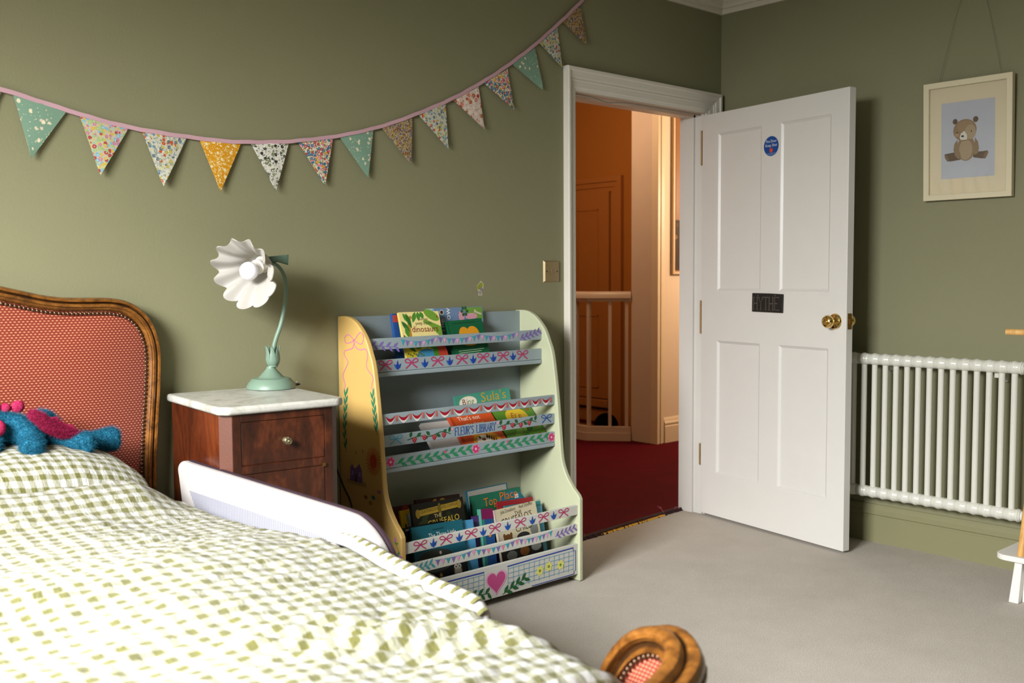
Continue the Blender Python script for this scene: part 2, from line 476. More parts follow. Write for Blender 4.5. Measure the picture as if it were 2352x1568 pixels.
class Paint:
    def __init__(s): s.items = []
    def poly(s, pts, col, layer=0): s.items.append(([tuple(p) for p in pts], None, col, layer)); return s
    def tri(s, a, b, c, col, layer=0): return s.poly([a, b, c], col, layer)
    def rect(s, x0, z0, x1, z1, col, layer=0): return s.poly([(x0, z0), (x1, z0), (x1, z1), (x0, z1)], col, layer)
    def ell(s, x, z, rx, rz, col, layer=0, ang=0, n=20):
        ca, sa = math.cos(ang), math.sin(ang)
        return s.poly([(x + rx * math.cos(t) * ca - rz * math.sin(t) * sa, z + rx * math.cos(t) * sa + rz * math.sin(t) * ca) for t in (2 * PI * k / n for k in range(n))], col, layer)
    def leaf(s, x, z, L, w, ang, col, layer=0):
        ca, sa = math.cos(ang), math.sin(ang); pr = [(0, 0), (.25, .75), (.5, 1), (.75, .65), (1, 0), (.75, -.65), (.5, -1), (.25, -.75)]
        return s.poly([(x + L * a * ca - w * .5 * b * sa, z + L * a * sa + w * .5 * b * ca) for a, b in pr], col, layer)
    def stroke(s, pts, w, col, layer=0, taper=False, smooth=True):
        if smooth and len(pts) > 2: pts = [p[:2] for p in cat_rom([(p[0], p[1], 0) for p in pts], 6)]
        n = len(pts); Lf = []; Rt = []
        for i in range(n):
            a = pts[max(0, i - 1)]; b = pts[min(n - 1, i + 1)]
            dx, dz = b[0] - a[0], b[1] - a[1]; l = math.hypot(dx, dz) or 1
            ww = w * .5 * ((.35 + .65 * math.sin(PI * (i + .5) / n)) if taper else 1)
            Lf.append((pts[i][0] - dz / l * ww, pts[i][1] + dx / l * ww)); Rt.append((pts[i][0] + dz / l * ww, pts[i][1] - dx / l * ww))
        vs_ = Lf + Rt
        s.items.append((vs_, [(i, i + n, i + n + 1, i + 1) for i in range(n - 1)], col, layer)); return s
    def text(s, body, x, z, size, col, layer=1, ang=0, width=None, space=1.0):
        vs_, fs_ = text_geo(body, size, space)
        if not vs_: return s
        k = 1
        if width:
            w = max(v[0] for v in vs_) - min(v[0] for v in vs_); k = width / w
        ca, sa = math.cos(ang), math.sin(ang)
        s.items.append(([(x + a * k * ca - b * sa, z + a * k * sa + b * ca) for a, b in vs_], fs_, col, layer)); return s
    def hand(s, body, x, z, h, wid, w, col, layer=1, serif=0):
        tot = sum(GL[c][0] + .12 for c in body) - .12; k = wid / tot; cx_ = x
        for ch in body:
            gw, st = GL[ch]
            for pl in st:
                s.stroke([(cx_ + a * k, z + b * h) for a, b in pl], w, col, layer, smooth=False)
                if serif:
                    for (a, b) in (pl[0], pl[-1]):
                        if b in (0, 1): s.stroke([(cx_ + a * k - serif, z + b * h), (cx_ + a * k + serif, z + b * h)], w * .8, col, layer, smooth=False)
            cx_ += (gw + .12) * k
        return s
    # motifs
    def bow(s, x, z, w, h, col, t=.0032, layer=1):
        kx, kz = x, z + h * .12
        for sg in (-1, 1):
            s.stroke([(kx, kz), (kx + sg * w * .28, kz + h * .40), (kx + sg * w * .5, kz + h * .30), (kx + sg * w * .45, kz + h * .06), (kx + sg * w * .2, kz - h * .02), (kx, kz)], t, col, layer)
            s.stroke([(kx, kz), (kx + sg * w * .2, kz - h * .3), (kx + sg * w * .46, kz - h * .62)], t * 1.25, col, layer)
        return s
    def tulip(s, x, z, h, col='#1b3f9c', hi='#2f79b8', layer=1):
        w = h * .5
        s.poly([(x, z - h * .5), (x - w * .6, z - h * .3), (x - w * .95, z + h * .12), (x - w * .35, z - h * .02), (x, z + h * .5), (x + w * .3, z - h * .02), (x + w * .95, z + h * .15), (x + w * .6, z - h * .3)], col, layer)
        s.poly([(x - w * .1, z - h * .46), (x - w * .62, z - h * .26), (x - w * .8, z + h * .02), (x - w * .45, z - h * .16)], hi, layer + 1)
        return s
    def sprig(s, x0, z0, x1, z1, n, L, w, col, layer=1, stem=.002, both=True, lean=.7):
        s.stroke([(x0, z0), (x1, z1)], stem, col, layer, smooth=False)
        a = math.atan2(z1 - z0, x1 - x0)
        for i in range(n):
            t = (i + .3) / n; x = x0 + (x1 - x0) * t; z = z0 + (z1 - z0) * t
            s.leaf(x, z, L, w, a + lean, col, layer + (i % 2) * .3)
            if both: s.leaf(x + (x1 - x0) / n * .35, z + (z1 - z0) / n * .35, L, w, a - lean, col, layer + (i % 2) * .3)
        return s
    def pennants(s, x0, x1, z0, z1, sag, n, h, cols, line, layer=1, start=0):
        def zz(t): return z0 + (z1 - z0) * t - sag * 4 * t * (1 - t)
        s.stroke([(x0 + (x1 - x0) * k / 10, zz(k / 10)) for k in range(11)], .0022, line, layer)
        for i in range(n):
            ta, tb = (i + .1) / n, (i + .9) / n; tm = (ta + tb) / 2
            X = lambda t: x0 + (x1 - x0) * t
            s.tri((X(ta), zz(ta)), (X(tb), zz(tb)), (X(tm), zz(tm) - h), cols[(i + start) % len(cols)], layer + .2)
        return s
    def flower(s, x, z, r, col, core, layer=1, n=6):
        for k in range(n):
            a = 2 * PI * k / n + .2
            s.ell(x + r * .55 * math.cos(a), z + r * .55 * math.sin(a), r * .45, r * .36, col, layer, a)
        s.ell(x, z, r * .3, r * .3, core, layer + 1); return s
    def build(s, name, parent, o, u, v, label=None, lift=.0004):
        """map (a, b) to o + a*u + b*v, layers lifted along the surface normal (v x u gives the side that is seen)"""
        o, u, v = Vector(o), Vector(u).normalized(), Vector(v).normalized(); n = u.cross(v)
        mb = MB(); mats = []
        for ix, (pts, fs_, col, layer) in enumerate(s.items):
            if col not in mats: mats.append(col)
            mb.cur = mats.index(col)
            P = [o + u * a + v * b + n * (lift + .0003 * layer + 2e-6 * ix) for a, b in pts]
            mb.add(P, fs_ if fs_ else [tuple(range(len(P)))])
        me = mb.mesh(name, [paint_mat(c) for c in mats])
        o_ = put(name, me, parent, label)
        if len(s.items) > 1: o_['kind'] = 'stuff'
        return o_

# ================================================================== THE SETTING
XL, YF, CEIL = -5.60, -5.9, 2.56
DL, DR, DT = -1.025, -0.135, 1.945          # door opening
WT = 0.143                                  # thickness of the back wall
b = MB(); b.box((XL, 0, 0), (DL - .03, WT, CEIL)); b.box((DL - .03, 0, DT + .03), (DR + .03, WT, CEIL)); b.box((DR + .03, 0, 0), (2.6, WT, CEIL))
struct('wall_back', b, M['wall'])
b = MB(); b.box((0, YF, 0), (.1, -.0005, CEIL)); struct('wall_right', b, M['wall'])
b = MB(); b.box((XL, YF - .1, 0), (0, YF, CEIL)); struct('wall_front', b, M['wall'])
# left wall with the sash window
wy0, wy1, wz0, wz1 = -2.45, -1.05, .92, 2.40
b = MB(); x0, x1 = XL - .16, XL
b.box((x0, YF, 0), (x1, wy0, CEIL)); b.box((x0, wy1, 0), (x1, 0, CEIL)); b.box((x0, wy0, 0), (x1, wy1, wz0)); b.box((x0, wy0, wz1), (x1, wy1, CEIL))
struct('wall_left', b, M['wall'])
win = bpy.data.objects.new('window_1', None); COL.objects.link(win); win['kind'] = 'structure'; win.location = (XL - .1, (wy0 + wy1) / 2, wz0)
b = W(win.location); xf = XL - .13
b.box((xf, wy0, wz0), (xf + .05, wy0 + .05, wz1)); b.box((xf, wy1 - .05, wz0), (xf + .05, wy1, wz1)); b.box((xf, wy0, wz1 - .05), (xf + .05, wy1, wz1)); b.box((xf, wy0, wz0), (xf + .05, wy1, wz0 + .05))
b.box((xf, wy0, 1.62), (xf + .05, wy1, 1.67))
part('window_frame', b, M['white'], win)
b = W(win.location); b.box((XL - .12, wy0 - .05, wz0 - .03), (XL + .08, wy1 + .05, wz0)); part('window_sill', b, M['white'], win, bevel=.006)
for z0, z1 in ((wz0 + .05, 1.62), (1.67, wz1 - .05)):
    b = W(win.location); b.box((xf + .02, wy0 + .05, z0), (xf + .024, wy1 - .05, z1)); part('pane', b, M['glass'], win)
b = MB(); b.box((XL, YF, CEIL), (0, 0, CEIL + .08)); struct('ceiling', b, M['ceil'])
b = MB(); b.add([(XL, YF, 0), (0, YF, 0), (0, 0, 0), (DR, 0, 0), (DR, .115, 0), (DL, .04, 0), (DL, 0, 0), (XL, 0, 0)], [tuple(range(8))])
b.add([(XL, YF, -.05), (0, YF, -.05), (0, 0, -.05), (XL, 0, -.05)], [(3, 2, 1, 0)])
fl = part('floor', b, M['carpet'], recalc=False); fl['kind'] = 'structure'

def cornice(name, a, bb, inward):
    """moulded plaster cornice along the wall line a-bb; inward points into the room"""
    prof = [(0, 2.431), (.012, 2.431), (.016, 2.440), (.016, 2.452), (.026, 2.456), (.030, 2.466), (.030, 2.474), (.044, 2.482), (.066, 2.502), (.084, 2.526), (.092, 2.536), (.104, 2.538), (.108, 2.546), (.122, 2.549), (.126, 2.5595), (0, 2.5595)]
    a, bb, inward = Vector(a), Vector(bb), Vector(inward); d = (bb - a).normalized()
    mb = MB(); n = len(prof)
    # mitred ends: a point that stands out by p is drawn in by p at each end
    vs_ = [a + inward * p + Vector((0, 0, z)) + d * p for p, z in prof] + [bb + inward * p + Vector((0, 0, z)) - d * p for p, z in prof]
    mb.add(vs_, [tuple(range(n)), tuple(range(2 * n - 1, n - 1, -1))] + [(i, n + i, n + (i + 1) % n, (i + 1) % n) for i in range(n)])
    return struct(name, mb, M['ceil'])
cornice('trim_1', (XL, 0, 0), (0, 0, 0), (0, -1, 0))
cornice('trim_2', (0, YF, 0), (0, 0, 0), (-1, 0, 0))
cornice('trim_3', (XL, YF, 0), (XL, 0, 0), (1, 0, 0))

def skirting(name, a, bb, inward, h, mat, t=.02):
    prof = [(0, 0), (t, 0), (t, h * .66), (t * .8, h * .69), (t * .8, h * .72), (t, h * .75), (t, h * .8), (t * .7, h * .86), (t * .55, h * .93), (t * .3, h), (0, h)]
    a, bb, inward = Vector(a), Vector(bb), Vector(inward); mb = MB(); n = len(prof)
    vs_ = [a + inward * p + Vector((0, 0, z)) for p, z in prof] + [bb + inward * p + Vector((0, 0, z)) for p, z in prof]
    mb.add(vs_, [tuple(range(n)), tuple(range(2 * n - 1, n - 1, -1))] + [(i, n + i, n + (i + 1) % n, (i + 1) % n) for i in range(n)])
    return struct(name, mb, mat)
skirting('baseboard_right', (0, YF, 0), (0, 0, 0), (-1, 0, 0), .165, M['skirt'])
skirting('baseboard_back', (XL, 0, 0), (-1.10, 0, 0), (0, -1, 0), .165, M['skirt'])
skirting('baseboard_left', (XL, YF, 0), (XL, 0, 0), (1, 0, 0), .165, M['skirt'])

# door casing: stepped architrave mitred at the two top corners
def casing():
    prof = [(0, 0), (0, .012), (.012, .014), (.016, .017), (.040, .018), (.044, .022), (.050, .019), (.056, .025), (.078, .028), (.083, .034), (.094, .034), (.097, .028), (.097, 0)]
    segs = []
    iL, iR, iT = DL - .005, DR + .008, DT + .003
    n = len(prof)
    for name in ('left', 'right', 'top'):
        mb = MB(); A = []; B = []
        for w, d in prof:
            wl = w * .62
            if name == 'left': A.append((iL - wl, -d, 0)); B.append((iL - wl, -d, iT + w))
            elif name == 'right': A.append((iR + w, -d, 0)); B.append((iR + w, -d, iT + w))
            else: A.append((iL - wl, -d, iT + w)); B.append((iR + w, -d, iT + w))
        mb.add(A + B, [tuple(range(n)), tuple(range(2 * n - 1, n - 1, -1))] + [(i, n + i, n + (i + 1) % n, (i + 1) % n) for i in range(n)])
        segs.append(mb)
    return segs
for i, mb in enumerate(casing()): struct('trim_%d' % (4 + i), mb, M['white'])
# door lining (jambs, head, stops)
b = MB(); b.box((DL - .03, 0, 0), (DL, WT, DT)); b.box((DL, .05, 0), (DL + .012, WT - .03, DT)); struct('trim_7', b, M['white'])
b = MB(); b.box((DR, 0, 0), (DR + .03, WT, DT)); b.box((DR - .012, .05, 0), (DR, WT - .03, DT)); struct('trim_8', b, M['doorwhite'])
b = MB(); b.box((DL - .03, 0, DT), (DR + .03, WT, DT + .03)); b.box((DL, .05, DT - .012), (DR, WT - .03, DT)); struct('trim_9', b, M['landpink'])  # pink of the head: warm landing light put into its colour
# strike plate on the left jamb
b = MB(); b.box((DL, .012, .94), (DL + .002, .040, 1.01)); tag(part('strike_plate', b, M['steel']), 'small metal strike plate on the jamb beside the bookcase', 'strike plate')
# cable pinned loosely under the door head
b = MB(); b.tube(cat_rom([(DL + .004, .012, DT - .004), (DL + .12, .012, DT - .006), (DL + .22, .012, DT - .018), (DL + .34, .012, DT - .007), (DL + .6, .012, DT - .004), (DR - .01, .012, DT - .004)], 6), .0022, 6)
tag(part('cable', b, plain('#8d8674', .6), smooth=True), 'thin grey cable sagging loosely under the white door head', 'cable')

# ---- the open door leaf
ang = math.atan2(-.150, -.854)               # direction of the leaf on the floor
ux, uy = -.150 / .867, -.854 / .867
door = bpy.data.objects.new('door_1', None); COL.objects.link(door); door['kind'] = 'structure'
door.location = (-.145, 0, 0); TH = .04
# leaf frame: local x along the leaf, local -y is the face that is seen
door.rotation_euler = (0, 0, math.atan2(uy, ux))
DW, DH0, DH1 = .867, .010, 1.936
px = [(.108, .382), (.498, .773)]; pz = [(.222, .858), (1.101, 1.837)]
b = MB()
xs = [0, px[0][0], px[0][1], px[1][0], px[1][1], DW]; zs = [DH0, pz[0][0], pz[0][1], pz[1][0], pz[1][1], DH1]
for i in range(5):
    for j in range(5):
        if i in (1, 3) and j in (1, 3): continue
        b.box((xs[i], 0, zs[j]), (xs[i + 1], TH, zs[j + 1]))
# welded stile-and-rail frame
me = b.mesh('leaf_frame', M['doorwhite'])
bm = bmesh.new(); bm.from_mesh(me); bmesh.ops.remove_doubles(bm, verts=bm.verts, dist=1e-5)
seen = {}
for f in list(bm.faces):
    k = tuple(sorted(v.index for v in f.verts)); seen.setdefault(k, []).append(f)
bmesh.ops.delete(bm, geom=[f for v in seen.values() if len(v) > 1 for f in v], context='FACES')
bmesh.ops.dissolve_limit(bm, angle_limit=.01, verts=bm.verts, edges=bm.edges)
bmesh.ops.recalc_face_normals(bm, faces=bm.faces)
bm.to_mesh(me); bm.free()
o = put('leaf_frame', me, door); bv = o.modifiers.new('edge', 'BEVEL'); bv.width = .0025; bv.segments = 2; bv.limit_method = 'ANGLE'
# Face seen lies on local -y or +y: the leaf runs to -Y, its seen face looks to -X
for (a, c) in px:
    for (z0, z1) in pz:
        b = MB(); b.box((a - .004, .009, z0 - .004), (c + .004, TH - .009, z1 + .004))
        # splayed bead around the panel
        for s in (0, 1):
            y0 = .009 if s == 0 else TH - .009; y1 = .002 if s == 0 else TH - .002; w = .010
            q = [((a, z0), (c, z0), (c - w, z0 + w), (a + w, z0 + w)), ((c, z0), (c, z1), (c - w, z1 - w), (c - w, z0 + w)), ((c, z1), (a, z1), (a + w, z1 - w), (c - w, z1 - w)), ((a, z1), (a, z0), (a + w, z0 + w), (a + w, z1 - w))]
            for (p1, p2, p3, p4) in q:
                b.add([(p1[0], y1, p1[1]), (p2[0], y1, p2[1]), (p3[0], y0, p3[1]), (p4[0], y0, p4[1])], [(0, 1, 2, 3)])
        part('panel', b, M['doorwhite'], door)
# knobs, latch, hinges
prof = [(.0, 0), (.032, 0), (.033, .003), (.030, .008), (.022, .011), (.013, .014), (.012, .026), (.016, .031), (.024, .036), (.0275, .044), (.027, .052), (.022, .060), (.015, .063), (.013, .061), (.006, .060), (.005, .063), (0, .063)]
for sgn, y in ((-1, 0), (1, TH)):
    b = MB(); b.lathe(prof, 28, (.811, y, .976), (0, sgn, 0), cap=False)
    part('door_knob', b, M['brass'], door, 'polished brass knob', smooth=True)
b = MB(); b.box((DW - .0005, .008, .944), (DW + .0015, .032, 1.01)); b.box((DW, .013, .966), (DW + .009, .027, .988))
part('latch_plate', b, M['oldbrass'], door, 'tarnished brass latch plate')
for z0, z1 in ((1.70, 1.865), (.89, 1.05), (.245, .35)):
    b = MB(); b.lathe([(0, 0), (.0038, 0), (.0038, z1 - z0), (0, z1 - z0)], 10, (-.005, -.001, z0), cap=False)
    b.box((-.008, .002, z0), (-.001, .02, z1)); part('hinge', b, M['hinge'], door, 'worn brass hinge')
DM = Matrix.Translation(door.location) @ Matrix.Rotation(math.atan2(uy, ux), 4, 'Z')
def dpt(s, z, off=0.0): return DM @ Vector((s, -off, z))
du = Vector((ux, uy, 0)); dn = (DM.to_3x3() @ Vector((0, -1, 0)))

# ---- landing
LX0, LX1, LY1 = -1.7, 2.6, 3.4
rl = MB()
def fpoly(p, z=0): rl.add([(x, y, z) for x, y in p], [tuple(range(len(p)))])
fpoly([(DL, .04), (DR, .115), (DR, WT), (DL, WT)])
fpoly([(LX0, WT), (LX1, WT), (LX1, 1.49), (LX0, 1.49)])
fpoly([(LX0, 1.49), (1.105, 1.49), (1.105, LY1), (LX0, LY1)])
fpoly([(1.105, 1.49), (1.33, 1.49), (1.33, 1.69), (1.125, 1.93), (1.105, 1.93)])
fpoly([(1.70, 1.69), (1.81, 1.69), (1.81, LY1), (1.70, LY1)])
fpoly([(1.105, 2.95), (1.70, 2.95), (1.70, LY1), (1.105, LY1)])
o = part('floor_landing', rl, M['red'], recalc=False); o['kind'] = 'structure'
b = MB(); b.box((1.31, 1.49, 0), (LX1, 1.69, 2.72)); struct('wall_landing', b, M['peach'])
b = MB(); b.box((1.81, 1.69, -1.6), (1.9, LY1, 2.72)); struct('wall_stairwell', b, M['orange'])
b = MB(); b.box((LX0, LY1, -1.6), (1.9, LY1 + .1, 2.72)); struct('wall_landing_far', b, M['orange'])
b = MB(); b.box((LX0 - .1, WT, 0), (LX0, LY1 + .1, 2.72)); struct('wall_landing_left', b, M['peach'])
b = MB(); b.box((LX1, 0, 0), (LX1 + .1, 1.69, 2.72)); struct('wall_landing_right', b, M['peach'])
b = MB(); b.box((LX0 - .1, WT, 2.66), (LX1 + .1, LY1 + .1, 2.74)); b.box((LX0 - .1, WT - .01, CEIL - .0), (LX1 + .1, WT, 2.7)); struct('ceiling_landing', b, M['ceil'])
# stairwell floor and its lower walls
b = MB(); b.box((1.105, 1.69, -1.64), (1.81, LY1, -1.6)); struct('floor_stairwell', b, M['red'])
b = MB(); b.box((1.095, 1.93, -1.6), (1.105, LY1, -.005)); struct('wall_stairwell_lower_left', b, M['orange'])
b = MB(); b.box((1.105, 1.69, -1.6), (1.81, 1.70, -.005)); struct('wall_stairwell_lower_near', b, M['orange'])
b = MB(); b.box((1.70, 1.7, -1.6), (1.705, LY1, -.005)); struct('wall_stairwell_lower_right', b, M['orange'])
# reveal board and architrave at the end of the landing wall
b = MB(); b.box((1.290, 1.515, 0), (1.3105, 1.70, 2.64)); struct('trim_10', b, M['landpink'], bevel=.003)
b = MB()
for (x0, x1, d) in ((1.290, 1.306, .030), (1.306, 1.330, .022), (1.330, 1.352, .027), (1.352, 1.378, .018)): b.box((x0, 1.49 - d, 0), (x1, 1.517, 2.64))
struct('trim_11', b, plain('#e6cba8', .4, var=.03), bevel=.003)
skirting('baseboard_landing', (1.385, 1.49, 0), (LX1, 1.49, 0), (0, -1, 0), .175, plain('#e9cfae', .4, var=.03), .022)

# far door on the stairwell wall
b = MB(); y0, y1, zt = 2.345, 3.12, 1.832
d2 = bpy.data.objects.new('door_2', None); COL.objects.link(d2); d2['kind'] = 'structure'; d2.location = (1.81, y0, 0)
b = W(d2.location); b.box((1.785, y0 + .02, .01), (1.812, y1, zt))
part('door_panel', b, M['orangedoor'], d2)
for (a, c, z0, z1) in ((y0 + .13, y0 + .36, .28, .86), (y0 + .46, y1 - .1, .28, .86), (y0 + .13, y0 + .36, 1.0, 1.70), (y0 + .46, y1 - .1, 1.0, 1.70)):
    b = W(d2.location)
    for q in (((a, z0), (c, z0 + .008)), ((a, z1 - .008), (c, z1)), ((a, z0), (a + .008, z1)), ((c - .008, z0), (c, z1))): b.box((1.779, q[0][0], q[0][1]), (1.786, q[1][0], q[1][1]))
    part('panel_moulding', b, M['orangedoor'], d2)
b = W(d2.location); b.box((1.76, y0 + .02, .128), (1.786, y0 + .62, .190)); part('weather_bar', b, M['orangedoor'], d2, bevel=.006)
b = W(d2.location); b.box((1.779, y0 + .02, .192), (1.786, y0 + .62, .199)); b.box((1.779, y0 + .02, .108), (1.786, y0 + .62, .121)); part('draught_strip', b, plain('#2a1508', .7), d2, 'dark strip')
b = W(d2.location)
for (w0, w1, t) in ((0, .035, .018), (.035, .075, .026), (.075, .115, .036)):
    b.box((1.81 - t, y0 - w1, 0), (1.812, y0 - w0, zt + w0)); b.box((1.81 - t, y0 - w1, zt + w0), (1.812, y1 + .1, zt + w1))
part('door_casing', b, M['orangedoor'], d2)

# ================================================================== BED
XB, XR_, XLb = -3.62, -2.875, -4.365        # centre and outer faces of the bed
bed = thing('upholstered_bed', 'double bed with honey walnut frame and studded red woven headboard against the green wall', 'bed', (XB, -.10, 0))
L0 = bed.location
# headboard outline (right half, measured) mirrored
hb = [(-3.62, 1.198), (-3.53, 1.195), (-3.42, 1.181), (-3.31, 1.154), (-3.244, 1.138), (-3.199, 1.127), (-3.141, 1.119), (-3.081, 1.117), (-3.019, 1.116), (-2.969, 1.107), (-2.931, 1.087), (-2.899, 1.054), (-2.877, 1.007), (-2.867, .948), (-2.870, .856), (-2.879, .751), (-2.887, .646), (-2.891, .567), (-2.893, .40), (-2.893, .05)]
full = [(2 * XB - x, z) for x, z in hb[:0:-1]] + hb
out2 = [(p.x, p.z) for p in resample(cat_rom([(x, 0, z) for x, z in full], 6), .022)]
def normals(pl):
    r = []
    for i in range(len(pl)):
        a, c = pl[max(0, i - 1)], pl[min(len(pl) - 1, i + 1)]
        dx, dz = c[0] - a[0], c[1] - a[1]; l = math.hypot(dx, dz); r.append((-dz / l, dx / l))
    return r
nr = normals(out2)
prof = [(0, -.012), (0, -.050), (.0018, -.060), (.006, -.066), (.011, -.066), (.0135, -.058), (.016, -.0565), (.019, -.064), (.026, -.066), (.0285, -.060), (.031, -.0605), (.034, -.058), (.038, -.050), (.041, -.044), (.041, -.012)]
b = W(L0); n = len(prof)
vs_ = []
for (x, z), (nx, nz) in zip(out2, nr):
    for w, y in prof: vs_.append((x - nx * w * (1 if nz > -.9 else 1), y, z - nz * w))
N_ = len(out2)
b.add(vs_, [(i * n + k, i * n + (k + 1) % n, (i + 1) * n + (k + 1) % n, (i + 1) * n + k) for i in range(N_ - 1) for k in range(n)])
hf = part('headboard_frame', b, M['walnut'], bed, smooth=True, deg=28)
inner = [(x - nx * .039, z - nz * .039) for (x, z), (nx, nz) in zip(out2, nr)]
b = W(L0); cxp, czp = XB, .62; K = 14; vs_ = []; uv = []
for k in range(K + 1):
    t = (k / K) ** 1.4; bul = -.046 - .030 * (1 - (1 - min(1, t * 2.6)) ** 2.2)
    for (x, z) in inner:
        X = x + (cxp - x) * t; Z = z + (czp - z) * t
        vs_.append((X, bul, Z)); uv.append((X, Z))
m_ = len(inner)
b.add(vs_, [(k * m_ + i, k * m_ + i + 1, (k + 1) * m_ + i + 1, (k + 1) * m_ + i) for k in range(K) for i in range(m_ - 1)], uv)
hp = part('headboard_panel', b, M['dash'], bed, 'rust red fabric woven with pale dashes', smooth=True, deg=60)
b = W(L0); b.prism([(x, -.012, z) for x, z in out2[::2]], (0, -.012, 0)); part('headboard_back', b, M['walnutdark'], bed)
studs = resample([(x - nx * .0455, 0, z - nz * .0455) for (x, z), (nx, nz) in zip(out2, nr)], .0118)
sm = MB(); sm.ball((0, 0, 0), (.0052, .0040, .0052), 10, 6); sme = sm.mesh('nail_stud', M['nail'], True)
cnt = 0
for p in studs:
    if p.x < -3.75 or p.z < .45: continue
    o = put('nail_stud', sme, hp); o.location = Vector((p.x, -.0525, p.z)) - L0; cnt += 1

# footboard: moulded rail that wraps round the corner, red fabric inside
half = [(-2.868, -1.845, .36), (-2.868, -1.868, .44), (-2.868, -1.895, .508), (-2.867, -1.928, .556), (-2.866, -1.968, .583), (-2.872, -2.012, .592), (-2.892, -2.050, .588), (-2.930, -2.083, .580), (-2.985, -2.105, .573), (-3.08, -2.125, .570), (-3.3, -2.145, .580), (XB, -2.155, .592)]
path = half + [(2 * XB - x, y, z) for x, y, z in half[-2::-1]]
path = resample(cat_rom(path, 6), .02)
prof = [(-.016, -.050), (-.024, -.046), (-.030, -.042), (-.031, -.037), (-.027, -.033), (-.021, -.029), (-.018, -.022), (-.0185, -.014), (-.022, -.008), (-.027, -.005), (-.024, -.0025), (-.030, .002), (-.031, .009), (-.026, .015), (-.016, .018), (-.006, .016), (.000, .009), (.003, .004), (.008, .008), (.016, .012), (.025, .011), (.031, .004), (.033, -.006), (.031, -.016), (.036, -.024), (.036, -.034), (.031, -.042), (.031, -.050)]
prof = [(a, c * .52 if c < 0 else c) for a, c in prof]
def frames(path):
    r = []
    for i, p in enumerate(path):
        t = (path[min(i + 1, len(path) - 1)] - path[max(0, i - 1)]).normalized()
        h = Vector((t.x, t.y, 0))
        if h.length < .25:
            out = Vector((1 if p.x > XB else -1, 0, 0))
        else: out = Vector((-t.y, t.x, 0)).normalized()
        c = Vector((p.x - XB, p.y + 1.2, 0))
        if out.dot(c) < 0: out = -out
        if abs(p.y + 1.9) < .16 and abs(p.x - XB) > .7: out = out.lerp(Vector((1 if p.x > XB else -1, 0, 0)), .5).normalized()
        u = t.cross(out)
        if u.z < -.05 or (abs(u.z) <= .3 and u.y < 0): u = -u
        r.append((p, t, out, u.normalized()))
    return r
fr = frames(path); n = len(prof); b = W(L0)
b.add([p + o * a + u * c for p, t, o, u in fr for a, c in prof], [(i * n + k, i * n + (k + 1) % n, (i + 1) * n + (k + 1) % n, (i + 1) * n + k) for i in range(len(fr) - 1) for k in range(n)] + [tuple(range(n)), tuple(range((len(fr) - 1) * n, len(fr) * n))])
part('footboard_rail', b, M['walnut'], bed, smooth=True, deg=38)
def lower(p, o, u, a, c, zb, w):
    q = p + o * a + u * c
    return [q, q.lerp(Vector((q.x, q.y, zb)), .3) + o * w, q.lerp(Vector((q.x, q.y, zb)), .65) + o * w, Vector((q.x, q.y, zb))]
dist = [0]
for a, c in zip(path, path[1:]): dist.append(dist[-1] + (c - a).length)
for nm, a, c, w, lab in (('footboard_inside', -.017, -.024, -.006, 'rust red fabric woven with pale dashes'), ('footboard_outside', .030, -.024, .008, None)):
    b = W(L0); vs_ = []; uv = []
    for i, (p, t, o, u) in enumerate(fr):
        if p.z < .40: q = [Vector((p.x, p.y, max(.3, p.z - .03 - k * .03))) + o * a for k in range(4)]
        else: q = lower(p, o, u, a, c, .26, w)
        for k, v in enumerate(q): vs_.append(v); uv.append((dist[i], v.z))
    b.add(vs_, [(i * 4 + k, i * 4 + k + 1, (i + 1) * 4 + k + 1, (i + 1) * 4 + k) for i in range(len(fr) - 1) for k in range(3)], uv)
    fi = part(nm, b, M['dash'] if lab else M['walnutdark'], bed, lab, smooth=True, deg=70)
    if lab:
        pts = resample([p + o * (-.0225) + u * (-.028) for p, t, o, u in fr], .0115)
        for p in pts:
            if p.x > -3.12 and p.z > .40:
                o_ = put('nail_stud', sme, fi); o_.location = p - L0
# legs and side rails
for sx in (-1, 1):
    b = W(L0); x = XB + sx * .715
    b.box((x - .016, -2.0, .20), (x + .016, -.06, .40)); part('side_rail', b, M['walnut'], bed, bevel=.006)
    b = W(L0); xx = XB + sx * .70
    b.tube(cat_rom([(xx + sx * .02, -2.08, .30), (xx + sx * .05, -2.12, .20), (xx + sx * .035, -2.11, .09), (xx + sx * .06, -2.14, .0)], 5), [.05] * 6 + [.04] * 5 + [.028] * 5, 12)
    part('leg', b, M['walnutdark'], bed, smooth=True)
b = MB(); b.box((-4.32, -1.99, .30), (-2.925, -.085, .50)); o = part('mattress', b, plain('#d9d5cb', .8), bevel=.04, seg=4)
tag(o, 'thick off-white mattress lying hidden under the gingham duvet', 'mattress')

